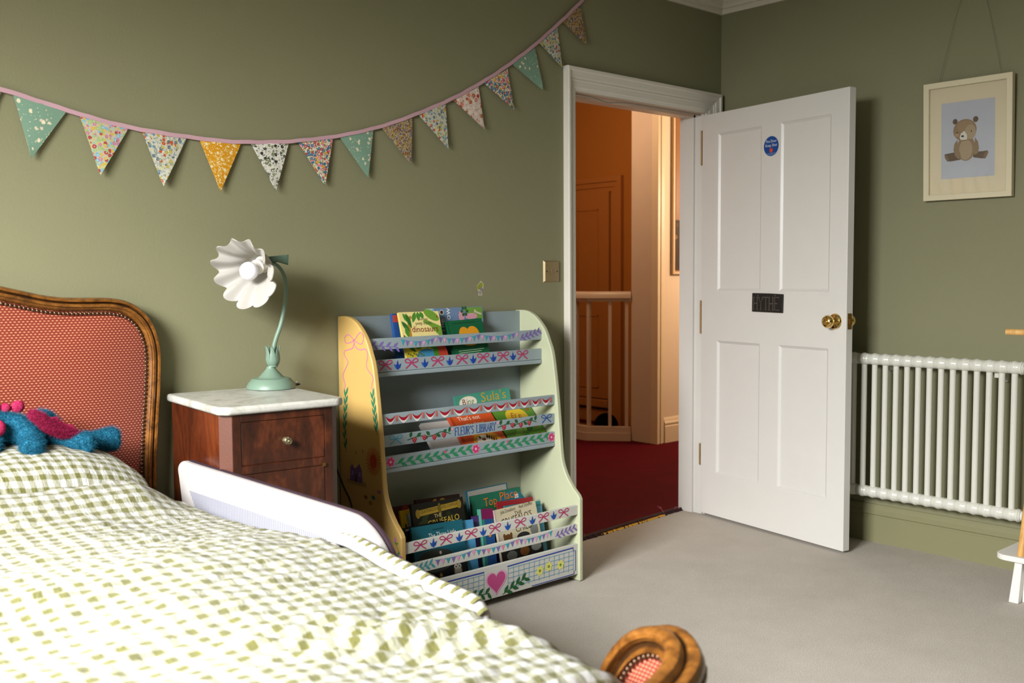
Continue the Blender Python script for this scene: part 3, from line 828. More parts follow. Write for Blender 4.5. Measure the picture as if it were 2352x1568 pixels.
# duvet
def lerp_tab(tab, x):
    if x <= tab[0][0]: return tab[0][1]
    for (a, va), (c, vc) in zip(tab, tab[1:]):
        if x <= c: return va + (vc - va) * (x - a) / (c - a)
    return tab[-1][1]
edgez = [(-2.07, .545), (-1.99, .562), (-1.9, .564), (-1.8, .566), (-1.7, .566), (-1.63, .566), (-1.5, .572), (-1.36, .585), (-1.23, .598), (-1.0, .588), (-.86, .570), (-.58, .560), (-.40, .570), (-.256, .566)]
def ridge(v): return 1 - abs(2 * v - 1)
DX0, DX1, DY0, DY1 = -4.42, -2.925, -2.055, -.365
def duvet_pt(u, v):
    x = DX0 + (DX1 - DX0) * u; y = DY0 + (DY1 - DY0) * v
    ez = lerp_tab(edgez, y)
    inn = min(1, (DX1 - x) / .55)
    z = ez + .030 * math.sin(inn * PI / 2)
    q = Vector((x, y, 0))
    z += .016 * noise.noise(q * 3.1 + Vector((2, 5, 1))) * min(1, inn * 3 + .25)
    # soft folds running across the bed and pinched creases
    w = Vector((x * 2.2 + y * 1.4, y * 7.5 - x * 3.0, 3)); z += .0085 * noise.noise(w)
    w2 = Vector((x * 9 + y * 5, y * 21 - x * 8, 7)); z += .0050 * (abs(noise.noise(w2)) * 2 - .5)
    w3 = Vector((x * 34, y * 58, 1)); z += .0030 * noise.noise(w3)
    # creased gathers beside the fold near the foot
    g = math.exp(-((y + 1.72 + .35 * (x + 3.1)) / .10) ** 2) * math.exp(-((x + 3.15) / .22) ** 2)
    z += .014 * g * math.sin((y + x * .6) * 95)
    z += .064 * math.exp(-((y + .43) / .13) ** 2) * max(0, min(1, (-2.985 - x) / .12))
    # rounded drop at the open sides
    e = DX1 - x
    ew = .05 + .05 * max(0, min(1, (-1.62 - y) / .25))
    if e < ew: z -= .055 * ((ew - e) / ew) ** 2
    e2 = y - DY0
    if e2 < .10: z -= .11 * ((.10 - e2) / .10) ** 2
    e3 = x - DX0
    if e3 < .06: z -= .12 * ((.06 - e3) / .06) ** 2
    e4 = DY1 - y
    if e4 < .05: z -= .03 * ((.05 - e4) / .05) ** 2
    yy = y + .012 * noise.noise(Vector((x * 4, y * 3, 9))); xx = x + .006 * noise.noise(Vector((x * 5, y * 5, 4)))
    return (xx, yy, z)
def duvet_uv(u, v):
    x = DX0 + (DX1 - DX0) * u; y = DY0 + (DY1 - DY0) * v
    return (x + .020 * noise.noise(Vector((x * 2.5, y * 2.5, 5))), y + .020 * noise.noise(Vector((x * 2.5, y * 2.5, 8))))
b = MB(); b.grid(duvet_pt, 200, 230, duvet_uv)
dv = part('duvet', b, M['duvet'], smooth=True, deg=180, recalc=False)
tag(dv, 'crumpled olive and white gingham duvet spread over the bed', 'duvet')
so = dv.modifiers.new('thick', 'SOLIDIFY'); so.thickness = .03; so.offset = -1
# turned hem along the open side: white band with one row of olive checks
hem = []
for k in range(61):
    t = k / 60; y = -1.08 - .59 * t
    ez = lerp_tab(edgez, y)
    dz_ = -.03 * max(0, (t - .88) / .12) ** 2 - .012 * max(0, (.12 - t) / .12) ** 2
    hem.append(Vector((-2.918 - .03 * max(0, (t - .85) / .15) ** 2 - .02 * math.sin(t * PI) - .012 * t + .004 * noise.noise(Vector((0, y * 9, 2))), y, ez + dz_ + .004 + .006 * math.sin(PI * t) - .004 * t + .003 * noise.noise(Vector((4, y * 11, 2))))))
b = MB()
sec = [(-.034, -.002), (-.022, .010), (-.006, .014), (.006, .010), (.013, .000), (.015, -.012), (.010, -.028)]
vs_ = []
for k, p in enumerate(hem):
    s = min(1, k / 6 + .25) * min(1, (60 - k) / 4 + .3)
    for a, c in sec: vs_.append(p + Vector((a * s, 0, c * s)))
n = len(sec)
b.add(vs_, [(i * n + k, i * n + k + 1, (i + 1) * n + k + 1, (i + 1) * n + k) for i in range(60) for k in range(n - 1)])
o = part('hem', b, M['hem'], dv, 'white turned hem with one row of olive checks', smooth=True, deg=180, recalc=False)
so = o.modifiers.new('thick', 'SOLIDIFY'); so.thickness = .006; so.offset = -1
b = MB(); y = -1.15
while y > -1.65:
    k = (-1.08 - y) / .59 * 60; i = int(k); f = k - i
    p = hem[i].lerp(hem[i + 1], f); p2 = hem[min(60, i + 1)].lerp(hem[min(60, i + 2)], f)
    q = [(-.026, .0072), (-.014, .0132), (-.004, .0149)]
    v_ = []
    for a, c in q: v_ += [p + Vector((a, -.002, c)), p + Vector((a, -.014, c))]
    b.add(v_, [(0, 1, 3, 2), (2, 3, 5, 4)])
    y -= .029
o = part('hem_check', b, M['olive'], None, recalc=False); o.parent = bpy.data.objects['hem']; o['kind'] = 'stuff'

# pillow
pl = thing('pillow', 'plump olive and white gingham pillow leaning on the red headboard', 'pillow', (-3.385, -.235, .60))
def pillow_pt(top):
    def f(u, v):
        a, c = u * 2 - 1, v * 2 - 1
        pinch = (1 - .07 * (1 - abs(c)) ** 1.0 * abs(a) ** 3)
        x = a * .365 * pinch * (1 - .05 * abs(c) ** 4); y = c * .165 * (1 - .12 * abs(a) ** 4)
        h = max(0, (1 - abs(a) ** 2.6)) ** .55 * max(0, (1 - abs(c) ** 2.6)) ** .55
        z = (.128 if top else -.035) * h
        q = Vector((x, y, 0))
        if top:
            z += h * (.010 * noise.noise(q * 6 + Vector((1, 1, 1))) + .005 * noise.noise(Vector((x * 30, y * 10, 5))))
            edge = max(0, abs(a) - .62) / .38
            z += .010 * edge * h * math.sin(y * 90 + 30 * x)
        tilt = math.radians(5)
        Y = y * math.cos(tilt) - z * math.sin(tilt); Z = y * math.sin(tilt) + z * math.cos(tilt)
        return (x, Y, Z + .012)
    return f
b = MB()
b.grid(pillow_pt(True), 64, 36, lambda u, v: (u * .80 + .10 * v, v * .52 + .05 * u)); b.grid(pillow_pt(False), 64, 36, lambda u, v: (u * .80, v * .48))
me = b.mesh('pillowcase', M['pillow'])
bm = bmesh.new(); bm.from_mesh(me); bmesh.ops.remove_doubles(bm, verts=bm.verts, dist=1e-4); bmesh.ops.recalc_face_normals(bm, faces=bm.faces)
for f in bm.faces: f.smooth = True
bm.to_mesh(me); bm.free(); put('pillowcase', me, pl)
# bed guard rail
gr = thing('bed_guard_rail', 'white padded bed guard rail with striped mesh window between mattress and nightstand', 'bed rail', (-2.885, -.77, .40))
L1 = gr.location
og = [(-.262, .30), (-.243, .50), (-.226, .585), (-.218, .618), (-.226, .636), (-.250, .647), (-.30, .646), (-.60, .645), (-.90, .644), (-1.10, .643), (-1.155, .636), (-1.200, .617), (-1.236, .590), (-1.262, .555), (-1.272, .50), (-1.27, .30)]
ogs = [(p.x, p.y) for p in cat_rom([(y, z, 0) for y, z in og], 5)]
b = W(L1); b.prism([(-2.898, y, z) for y, z in ogs], (.026, 0, 0)); part('cover', b, M['railwhite'], gr, bevel=.010, seg=4)
b = W(L1); b.prism([(-2.8715, y + (.001 if y > -.7 else -.003), z + .0005) for y, z in ogs], (.007, 0, 0)); part('back_cover', b, M['maroon'], gr, 'dark maroon backing')
b = W(L1); b.prism([(-2.8985, -.300, .570), (-2.8985, -.36, .500), (-2.8985, -1.12, .500), (-2.8985, -1.02, .572), (-2.8985, -.66, .572)], (-.0012, 0, 0)); part('mesh_window', b, M['netting'], gr, 'pale lilac striped mesh window')

# plush toy on the pillow
ptoy = thing('plush_dragon', 'shaggy blue plush dragon with pink wings lying on the gingham pillow', 'plush toy', (-3.31, -.22, .70))
L2 = ptoy.location
def plush(name, chains, mat, parent, lab=None, sub=3, amp=.004, sc=.012, fur=0, flen=.007):
    me = bpy.data.meshes.new(name); vs_ = []; es = []; rs = []
    for ch in chains:
        base = len(vs_)
        for i, (x, y, z, r) in enumerate(ch):
            vs_.append(Vector((x, y, z)) - L2); rs.append(r)
            if i: es.append((base + i - 1, base + i))
    # weld chains that start on a vertex already placed
    me.from_pydata([tuple(v) for v in vs_], es, [])
    bm = bmesh.new(); bm.from_mesh(me); lay = bm.verts.layers.skin.verify()
    for v, r in zip(bm.verts, rs): v[lay].radius = (r, r)
    bm.verts.ensure_lookup_table(); bm.verts[0][lay].use_root = True
    bmesh.ops.remove_doubles(bm, verts=bm.verts, dist=.0005)
    bm.to_mesh(me); bm.free()
    me.materials.append(mat)
    o = put(name, me, parent, lab)
    o.modifiers.new('skin', 'SKIN').use_smooth_shade = True
    s = o.modifiers.new('round', 'SUBSURF'); s.levels = s.render_levels = sub
    tx = bpy.data.textures.new('pile', 'CLOUDS'); tx.noise_scale = sc; tx.noise_depth = 2
    d = o.modifiers.new('pile', 'DISPLACE'); d.texture = tx; d.strength = amp * 2; d.mid_level = .5; d.texture_coords = 'LOCAL'
    if fur:
        pm_ = o.modifiers.new('fur', 'PARTICLE_SYSTEM'); st = pm_.particle_system.settings
        st.type = 'HAIR'; st.count = fur; st.hair_length = flen; st.use_modifier_stack = True; st.emit_from = 'FACE'; st.hair_step = 3
        st.brownian_factor = .003; st.factor_random = .0012; st.tangent_factor = .0004; st.root_radius = .5; st.tip_radius = .25; st.radius_scale = .0009
        pm_.particle_system.seed = 3; st.material = 1
    return o
body = plush('body', [
    [(-3.44, -.20, .785, .040), (-3.385, -.205, .792, .045), (-3.335, -.21, .785, .040), (-3.29, -.205, .765, .036), (-3.24, -.20, .735, .032), (-3.20, -.19, .728, .026)],
    [(-3.29, -.205, .765, .036), (-3.268, -.180, .806, .024), (-3.236, -.175, .803, .019), (-3.205, -.17, .778, .010)],
    [(-3.335, -.21, .785, .040), (-3.305, -.25, .772, .024), (-3.308, -.278, .750, .028), (-3.316, -.300, .738, .032), (-3.319, -.310, .734, .020)],
    [(-3.24, -.20, .735, .032), (-3.215, -.235, .742, .024), (-3.185, -.255, .736, .026), (-3.160, -.27, .732, .031), (-3.149, -.275, .731, .020)],
    [(-3.20, -.19, .728, .026), (-3.145, -.175, .722, .024), (-3.095, -.18, .722, .030), (-3.064, -.185, .724, .037), (-3.050, -.185, .724, .023)],
    [(-3.385, -.205, .792, .045), (-3.40, -.25, .75, .03), (-3.41, -.275, .735, .028)]], M['plushblue'], ptoy, sub=3, amp=.004, sc=.010, fur=30000, flen=.0030)
hd = plush('head', [[(-3.44, -.20, .80, .05), (-3.50, -.215, .805, .062), (-3.56, -.235, .785, .05), (-3.60, -.245, .775, .034)], [(-3.50, -.215, .805, .062), (-3.49, -.18, .875, .015)], [(-3.50, -.215, .805, .062), (-3.48, -.26, .865, .015)]], M['plushblue'], ptoy, sub=3, amp=.004, sc=.010, fur=14000, flen=.0030)
for y, z in ((-.262, .825), (-.19, .835)):
    b = MB(); b.X = Matrix.Translation(-L2); b.ball((-3.565, y, z), .009, 10, 8); part('eye', b, plain('#080808', .15), ptoy, smooth=True)
# wings: a padded arm with a scalloped membrane
for k, (dy, dz, sc_) in enumerate(((0, 0, 1),)):
    arm = plush('wing', [[(-3.305, -.255 + dy, .826 + dz, .008), (-3.285, -.262 + dy, .813 + dz, .013), (-3.262, -.262 + dy, .789 + dz, .014), (-3.228, -.258 + dy, .770 + dz, .013), (-3.195, -.252 + dy, .758 + dz, .011), (-3.168, -.245 + dy, .747 + dz, .005)]], M['plushpink'], ptoy, sub=3, amp=.003, sc=.006, fur=12000, flen=.0016)
    b = MB(); b.X = Matrix.Translation(-L2)
    top = [(-3.285, .820), (-3.255, .806), (-3.226, .806), (-3.222, .797), (-3.205, .784), (-3.188, .781), (-3.186, .772), (-3.172, .760), (-3.166, .748)]
    bot = [(-3.285, .812), (-3.268, .795), (-3.25, .783), (-3.235, .775), (-3.22, .768), (-3.205, .762), (-3.19, .757), (-3.178, .752), (-3.168, .746)]
    b.prism([(x, -.232 + dy, z + dz) for x, z in top] + [(x, -.232 + dy, z + dz) for x, z in bot[::-1]], (0, .012, 0))
    part('wing_membrane', b, M['plushpink'], arm, bevel=.004)
b = MB(); b.X = Matrix.Translation(-L2)
for i, (x, z, r) in enumerate(((-3.315, .838, .017), (-3.345, .836, .014), (-3.37, .838, .017), (-3.40, .842, .018), (-3.43, .848, .018))):
    b.ball((x, -.195, z), (r, .010, r), 12, 8)
part('back_spikes', b, M['plushpink'], ptoy, smooth=True)
b = MB(); b.X = Matrix.Translation(-L2); b.ball((-3.385, -.262, .795), (.022, .014, .022), 12, 8); part('wing_pad', b, M['plushpink'], ptoy, smooth=True)

# ================================================================== NIGHTSTAND AND LAMP
ns = thing('nightstand', 'mahogany bedside cabinet with white marble top and one drawer', 'nightstand', (-2.835, -.032, 0), math.radians(-5.5))
TZ = .82
def chamf(x0, x1, y0, y1, c, z): return [(x0, y1, z), (x0, y0 + c, z), (x0 + c, y0, z), (x1 - c, y0, z), (x1, y0 + c, z), (x1, y1, z)]
b = MB(); b.prism(chamf(-.010, .374, -.448, 0, .026, TZ - .024), (0, 0, .024)); part('marble_top', b, M['marble'], ns, 'white marble slab', bevel=.009, seg=4)
b = MB(); bx0, bx1, by0 = .004, .358, -.430
b.prism(chamf(bx0, bx1, by0, -.008, .026, .06), (0, 0, TZ - .024 - .06)); part('carcass', b, M['mahog'], ns, bevel=.0015)
# corner posts, front frame
for sx in (0, 1):
    x0 = bx0 if sx == 0 else bx1; s = 1 if sx == 0 else -1
    b = MB(); q = [(x0 - s * .001, by0 + .026, .06), (x0 + s * .026, by0 - .001, .06), (x0 + s * .026, by0 + .008, .06), (x0 + s * .006, by0 + .026, .06)]
    b.prism(q, (0, 0, TZ - .024 - .06)); part('corner_post', b, M['mahogpost'], ns, 'dull reddish veneer strip')
fy = by0 - .004
b = MB()
fx0, fx1 = bx0 + .026, bx1 - .026
for a, c in (((fx0, .06), (fx0 + .024, TZ - .024)), ((fx1 - .024, .06), (fx1, TZ - .024)), ((fx0 + .024, TZ - .046), (fx1 - .024, TZ - .024)), ((fx0 + .024, .628), (fx1 - .024, .650)), ((fx0 + .024, .06), (fx1 - .024, .10))):
    b.box((a[0], fy, a[1]), (c[0], by0 + .002, c[1]))
part('front_frame', b, M['mahogshade'], ns, bevel=.001)
b = MB(); b.box((fx0 + .0255, fy + .0015, .652), (fx1 - .0255, by0 + .004, TZ - .048)); dr = part('drawer', b, M['mahogshade'], ns, bevel=.0015)
kx = (fx0 + fx1) / 2 + .004
b = MB(); b.lathe([(0, 0), (.010, 0), (.010, .003), (.006, .005), (.005, .011), (.009, .014), (.0115, .019), (.010, .024), (.004, .026), (0, .026)], 16, (kx, fy + .001, .712), (0, -1, 0), cap=False)
for k in range(8):
    a = 2 * PI * k / 8; b.ball((kx + .008 * math.cos(a), fy - .020, .712 + .008 * math.sin(a)), .0038, 6, 5)
b.ball((kx, fy - .025, .712), .004, 8, 6)
part('knob', b, plain('#b7a988', .25, .9, var=.1), dr, 'small ornate silvered knob', smooth=True)
b = MB(); b.box((fx0 + .0255, fy + .0015, .102), (fx1 - .0275, by0 + .004, .626)); cd = part('door', b, M['mahogshade'], ns, bevel=.0015)
b = MB(); b.lathe([(0, 0), (.0045, 0), (.0045, .0005), (0, .0005)], 12, (fx1 - .062, fy + .0012, .42), (0, -1, 0), cap=False); part('keyhole', b, plain('#120805', .7), cd)
b = MB(); b.box((fx1 - .034, fy - .006, .624), (fx1 - .026, fy + .001, .634)); part('catch', b, M['oldbrass'], ns, 'tiny brass catch')
b = MB(); b.prism(chamf(bx0 + .006, bx1 - .006, by0 + .006, -.01, .026, 0), (0, 0, .06)); part('plinth', b, M['mahogshade'], ns)

lp = thing('table_lamp', 'green flower table lamp with frilled white shade on the marble top', 'lamp', (-2.541, -.13, TZ), math.radians(-28.6))
b = MB(); b.lathe([(0, 0), (.073, 0), (.0775, .002), (.0775, .006), (.072, .018), (.062, .030), (.058, .033), (.046, .034), (.041, .036), (.036, .040), (.027, .050), (.018, .060), (.014, .066), (.0135, .070), (0, .070)], 40, cap=False)
part('base', b, M['sage'], lp, smooth=True, deg=30)
b = MB(); b.lathe([(0, .068), (.014, .068), (.016, .070), (.015, .073), (.012, .076), (0, .076)], 24, (.006, 0, 0), cap=False); part('collar', b, M['sage'], lp, smooth=True)
for k in range(7):
    a = 2 * PI * k / 7 + .2
    ct = [(.010, .072), (.017, .078), (.0205, .092), (.0185, .110), (.019, .124), (.0225, .136)]; hw = [.004, .0085, .0092, .0075, .0045, .0006]
    b = MB(); vs_ = []
    for (r, z), w in zip(ct, hw):
        for s in (-1, 0, 1):
            d = w / max(r, .008) * s
            rr = r + (.0015 if s == 0 else 0)
            vs_.append((.006 + rr * math.cos(a + d), rr * math.sin(a + d), z))
    b.add(vs_, [(i * 3 + k2, i * 3 + k2 + 1, i * 3 + k2 + 4, i * 3 + k2 + 3) for i in range(5) for k2 in range(2)])
    o = part('petal', b, M['sage'], lp, smooth=True, deg=180); so = o.modifiers.new('thick', 'SOLIDIFY'); so.thickness = .002
stem = [(.007, 0, .07), (.0095, 0, .125), (.018, 0, .160), (.034, 0, .205), (.046, 0, .262), (.0515, 0, .308), (.0495, 0, .346), (.040, 0, .372), (.028, 0, .388), (.014, -.002, .396), (-.012, -.006, .397)]
b = MB(); sp_ = cat_rom(stem, 6); b.tube(sp_, [.0078 - .0028 * i / len(sp_) for i in range(len(sp_))], 14); part('stem', b, M['sage'], lp, smooth=True)
# leaf that cups the top of the stem
def leaf_pt(u, v):
    x = -.020 + .080 * u; w = .021 * math.sin(PI * min(1, .22 + .62 * u)) ** .7 * (1 if u < .93 else 1 - (u - .93) * 4)
    c = v * 2 - 1
    return (x, c * w, .396 + .012 * u + .020 * c * c * (1 - .2 * u) - .018 * max(0, u - .6) * (1 - abs(c)) * 2)
b = MB(); b.grid(leaf_pt, 14, 8); o = part('leaf', b, M['sagedark'], lp, smooth=True, deg=180); so = o.modifiers.new('thick', 'SOLIDIFY'); so.thickness = .0025
neck = Vector((-.012, -.006, .397)); ax = Vector((-.066, -.096, -.034)).normalized(); SL = .118
q = ax.to_track_quat('Z', 'Y').to_matrix()
b = MB(); b.lathe([(0, -.014), (.012, -.012), (.018, -.002), (.0195, .010), (.017, .012), (0, .012)], 20, neck, ax, cap=False); part('shade_cap', b, M['sagedark'], lp, smooth=True)
def shade_pt(u, v):
    a = 2 * PI * u; t = v
    r = .019 + .016 * min(1, t / .18) + .022 * t + .047 * t ** 3.0
    wv = t ** 1.7; lob = math.cos(11 * a)
    r *= 1 + .066 * wv * lob
    zz = SL * t + .014 * wv * math.cos(11 * a + 1.2) + .006 * t * math.sin(3 * a + .6)
    a2 = a + .045 * wv * math.sin(11 * a)
    return neck + q @ Vector((r * math.cos(a2), r * math.sin(a2), zz))
b = MB(); b.grid(shade_pt, 176, 26); o = part('lamp_shade', b, M['shade'], lp, 'frosted white frilled shade', smooth=True, deg=180); so = o.modifiers.new('thick', 'SOLIDIFY'); so.thickness = .003; so.offset = 1
b = MB(); b.lathe([(0, .006), (.026, .006), (.0275, .010), (.0275, .014), (.020, .016), (.020, .036), (.0235, .038), (.0235, .043), (.018, .045), (.018, .058), (0, .058)], 24, neck, ax, cap=False); part('lamp_socket', b, plain('#e6dfcf', .35, var=.02), lp, smooth=True)
b = MB(); bc = neck + ax * .088; b.ball(bc, .029, 24, 16); b.lathe([(.0165, .056), (.0165, .064), (.022, .070), (.026, .078)], 20, neck, ax, cap=False); part('light_bulb', b, M['bulb'], lp, smooth=True)
b = MB(); b.lathe([(0, 0), (.005, 0), (.005, .008), (0, .008)], 12, (.0735, .018, .012), (1, .3, .1), cap=False); part('cord_grip', b, plain('#d7d2c2', .5), lp, smooth=True)
iL = Matrix.Translation(lp.location) @ Matrix.Rotation(math.radians(-28.6), 4, 'Z'); iL.invert()
cp = [(-2.466, -.162, .833), (-2.452, -.150, .828), (-2.452, -.115, .8238), (-2.458, -.085, .8238), (-2.452, -.052, .818), (-2.43, -.034, .76), (-2.36, -.030, .66), (-2.300, -.05, .59), (-2.268, -.06, .53), (-2.245, -.075, .456), (-2.226, -.10, .373), (-2.235, -.10, .22), (-2.26, -.07, .02), (-2.28, -.05, .006)]
b = MB(); b.X = iL; b.tube(cat_rom(cp, 6), .0032, 8); part('power_cord', b, M['cable'], lp, 'black power cord', smooth=True)

# ================================================================== BOOKCASE
bk = thing('painted_bookcase', 'child height hand painted front facing bookcase with yellow and pale green sides', 'bookcase', (-1.784, -.19, 0))
L3 = bk.location
sp = [(-.004, 1.036), (-.044, 1.038), (-.082, 1.033), (-.125, 1.013), (-.172, .968), (-.200, .915), (-.220, .86), (-.243, .709), (-.258, .559), (-.266, .480), (-.276, .438), (-.298, .396), (-.328, .360), (-.357, .335), (-.366, .320), (-.366, .002), (-.300, .002), (-.290, .03), (-.06, .03), (-.05, .002), (-.004, .002)]
prof3 = [(p.x, p.y) for p in cat_rom([(y, z, 0) for y, z in sp[:13]], 4)] + sp[13:]
sides = {}
for nm, x0, x1, mt, lab in (('left', -2.212, -2.192, 'yellow', 'warm yellow side panel'), ('right', -1.376, -1.356, 'palegreen', 'pale green side panel')):
    b = W(L3); b.prism([(x0, y, z) for y, z in prof3], (x1 - x0, 0, 0)); sides[nm] = part('side_panel', b, M[mt], bk, lab, bevel=.005, seg=3)
BX0, BX1 = -2.192, -1.376
b = W(L3); b.box((BX0, -.034, .53), (BX1, -.022, 1.034)); part('back_panel', b, M['bluedark'], bk, 'grey blue back board')
b = W(L3); b.box((BX0, -.034, .03), (BX1, -.022, .529)); part('back_panel', b, M['lowback'], bk, 'muted grey green back board')
b = W(L3)
for (z0, z1, yf) in ((.829, .8445, -.162), (.510, .5245, -.234), (.028, .046, -.34)):
    b = W(L3); b.box((BX0, yf, z0), (BX1, -.034, z1)); part('shelf', b, M['blue'] if z0 > .1 else M['offwhite'], bk, bevel=.003)
SLAT = {}
for k, (z0, z1, yf, mt) in enumerate(((.923, .962, -.160, 'blue'), (.8455, .888, -.160, 'blue'), (.673, .711, -.232, 'blue'), (.599, .638, -.232, 'blue'), (.5255, .567, -.232, 'blue'), (.260, .297, -.356, 'offwhite'), (.186, .223, -.354, 'offwhite'), (.029, .148, -.356, 'offwhite'))):
    b = W(L3); b.box((BX0, yf, z0), (BX1, yf + .012, z1)); SLAT[k] = (part('slat', b, M[mt], bk, bevel=.0015), z0, z1, yf)
PUR, TEAL, PINK, ROSE, GRN, DGRN, BLU, RED, SKY = '#7d67ad', '#3a9aa8', '#d79ac0', '#b33a66', '#2f8a5c', '#1f5a30', '#1f4c9c', '#a3142a', '#5b9cb8'
def pslat(k): return Paint(), SLAT[k]
def fin(P, k, name):
    o, z0, z1, yf = SLAT[k]; P.build(name, o, Vector((0, yf, 0)) - L3, (1, 0, 0), (0, 0, 1))
# 1 bunting with lilac sprigs
P = Paint(); P.sprig(-2.185, .941, -2.066, .928, 4, .024, .009, PUR, lean=.75)
for a, c, s, n, st in ((-2.055, -1.891, .012, 9, 0), (-1.891, -1.692, .010, 10, 1), (-1.692, -1.498, .010, 10, 2)): P.pennants(a, c, .955, .957, s, n, .019, [TEAL, PUR, PINK], '#3f8fb0', start=st)
P.sprig(-1.493, .930, -1.386, .957, 5, .024, .009, PUR, lean=.7); fin(P, 0, 'painted_bunting')
# 2 bows and tulips
P = Paint()
for x in (-2.121, -2.01, -1.894, -1.781, -1.679, -1.579, -1.479): P.bow(x, .868, .054, .032, ROSE, .0042)
for x in (-2.070, -1.952, -1.839, -1.728, -1.629, -1.529): P.tulip(x, .867, .034)
fin(P, 1, 'painted_bows')
# 3 red and white swags
P = Paint(); e = [-2.177, -2.129, -2.125, -2.071, -2.066, -2.016, -2.009, -1.958, -1.948, -1.888, -1.883, -1.821, -1.814, -1.753, -1.745, -1.686, -1.683, -1.625, -1.62, -1.566, -1.561, -1.509, -1.5, -1.456, -1.448, -1.397]
for i in range(0, 26, 2):
    a, c = e[i] + .002, e[i + 1] - .004; m = (a + c) / 2; w = (c - a) / 2
    top = [(a + (c - a) * k / 10, .704 - .010 * math.sin(PI * k / 10)) for k in range(11)]
    mid = [(a + (c - a) * k / 10, .704 - .021 * math.sin(PI * k / 10) ** .8) for k in range(11)]
    low = [(a + (c - a) * k / 10, .704 - .029 * math.sin(PI * k / 10) ** .8) for k in range(11)]
    P.poly(mid + low[::-1], '#e4e1da', 1); P.poly(top + mid[::-1], RED, 1.3)
    for d in (-.003, .001, .005): P.stroke([(c + .004 + d * .4, .704), (c + .004 + d, .683)], .0022, '#c9685a', 1.5, smooth=False)
fin(P, 2, 'painted_swags')
# 4 name, strawberries and bows
P = Paint(); P.bow(-2.133, .620, .052, .030, '#3f9dbb', .003); P.bow(-1.421, .622, .052, .030, BLU, .003)
for s, x0, x1 in ((1, -2.085, -1.895), (-1, -1.672, -1.475)):
    P.stroke([(x0, .614), (x0 + .05, .622), (x0 + .10, .617), (x0 + .15, .627), (x1, .615)], .003, DGRN, 1)
    for k in range(7):
        x = x0 + .012 + (x1 - x0 - .02) * k / 6
        P.leaf(x, .621, .022, .013, (.6 if k % 2 else -.5) + (1.8 if k % 3 == 0 else 0), DGRN, 1.2)
    for k in range(4):
        x = x0 + .030 + .043 * k; z = .612 + .004 * (k % 2)
        P.poly([(x - .011, z + .004), (x, z + .009), (x + .011, z + .004), (x + .006, z - .007), (x, z - .012), (x - .006, z - .007)], RED, 1.5)
        for dx, dz in ((-.005, .001), (.004, .002), (0, -.004), (-.001, .005)): P.ell(x + dx, z + dz, .0012, .0016, '#f0dcd0', 1.8, n=6)
for x, z in ((-1.888, .631), (-1.671, .632)): P.ell(x, z, .006, .005, PINK, 1.6)
P.hand("FLEUR'S LIBRARY", -1.876, .606, .028, .192, .0026, BLU, 1.5, .002); fin(P, 3, 'painted_name')
# 5 green garland with pink flowers
P = Paint(); P.sprig(-2.138, .538, -1.80, .548, 9, .034, .013, GRN, stem=.002, lean=.5); P.sprig(-1.755, .541, -1.41, .550, 9, .034, .013, GRN, lean=.5)
for x in (-2.156, -1.779, -1.395): P.ell(x, .547, .018, .017, '#d98fb0', .9); P.flower(x, .547, .016, '#c93a72', '#e6b3c8', 1.4)
for x, z in ((-1.922, .553), (-1.624, .556)): P.tri((x - .007, z + .006), (x + .008, z + .004), (x, z - .008), '#d05a82', 1.6)
fin(P, 4, 'painted_garland')
# 6 bows and tulips
P = Paint()
for x in (-2.128, -2.019, -1.908, -1.798, -1.675, -1.559, -1.453): P.bow(x, .279, .052, .029, ROSE, .0036)
for x in (-2.073, -1.961, -1.853, -1.737, -1.615, -1.506): P.tulip(x, .279, .033, BLU, '#3560b8')
fin(P, 5, 'painted_bows')
# 7 bunting with sprigs
P = Paint(); P.sprig(-2.182, .198, -2.075, .208, 5, .024, .009, TEAL, lean=.8)
for a, c, s, n, st in ((-2.065, -1.884, .006, 8, 1), (-1.884, -1.679, .008, 9, 0), (-1.679, -1.51, .007, 9, 1)): P.pennants(a, c, .217, .221, s, n, .019, [TEAL, PUR, PINK if st else '#d77f9c'], TEAL, start=st)
P.sprig(-1.497, .196, -1.388, .212, 5, .024, .008, PUR, lean=.75); fin(P, 6, 'painted_bunting')
# 8 lattice, heart and daisies
P = Paint()
for x0, x1 in ((-2.17, -1.852), (-1.738, -1.402)):
    n = 13
    for k in range(n + 1): x = x0 + (x1 - x0) * k / n; P.stroke([(x, .050 if k % 2 else .046), (x + .002, .126)], .0018, SKY, 1, smooth=False)
    for k in range(5): z = .052 + .0175 * k; P.stroke([(x0, z), (x1, z + .002)], .0018, SKY, 1, smooth=False)
P.stroke([(-2.18, .130), (-2.0, .133), (-1.85, .132)], .0045, '#20409c', 1.3); P.stroke([(-1.74, .131), (-1.58, .134), (-1.402, .136)], .0045, '#20409c', 1.3)
P.stroke([(-1.402, .136), (-1.402, .124), (-1.389, .124), (-1.389, .046), (-1.398, .046), (-1.398, .034)], .003, '#20409c', 1.3, smooth=False)
P.stroke([(-1.398, .034), (-1.62, .034)], .003, '#20409c', 1.3, smooth=False)
def heart(x, z, s): return [(x + s * .0625 * 16 * math.sin(t) ** 3, z + s * .0625 * (13 * math.cos(t) - 5 * math.cos(2 * t) - 2 * math.cos(3 * t) - math.cos(4 * t))) for t in (2 * PI * k / 36 for k in range(36))]
P.poly(heart(-1.793, .088, .050), '#d9a3c0', 1.5); P.poly(heart(-1.793, .088, .043), '#bf4b82', 1.8)
P.sprig(-1.945, .062, -1.825, .052, 4, .030, .013, DGRN, 1.6, .003, lean=.8); P.sprig(-1.765, .034, -1.65, .072, 4, .034, .014, DGRN, 1.6, .003, lean=.6)
for x, z in ((-1.579, .083), (-1.533, .090), (-1.471, .084), (-1.99, .088)): P.flower(x, z, .019, '#dcd873', '#6f8f3a', 1.6)
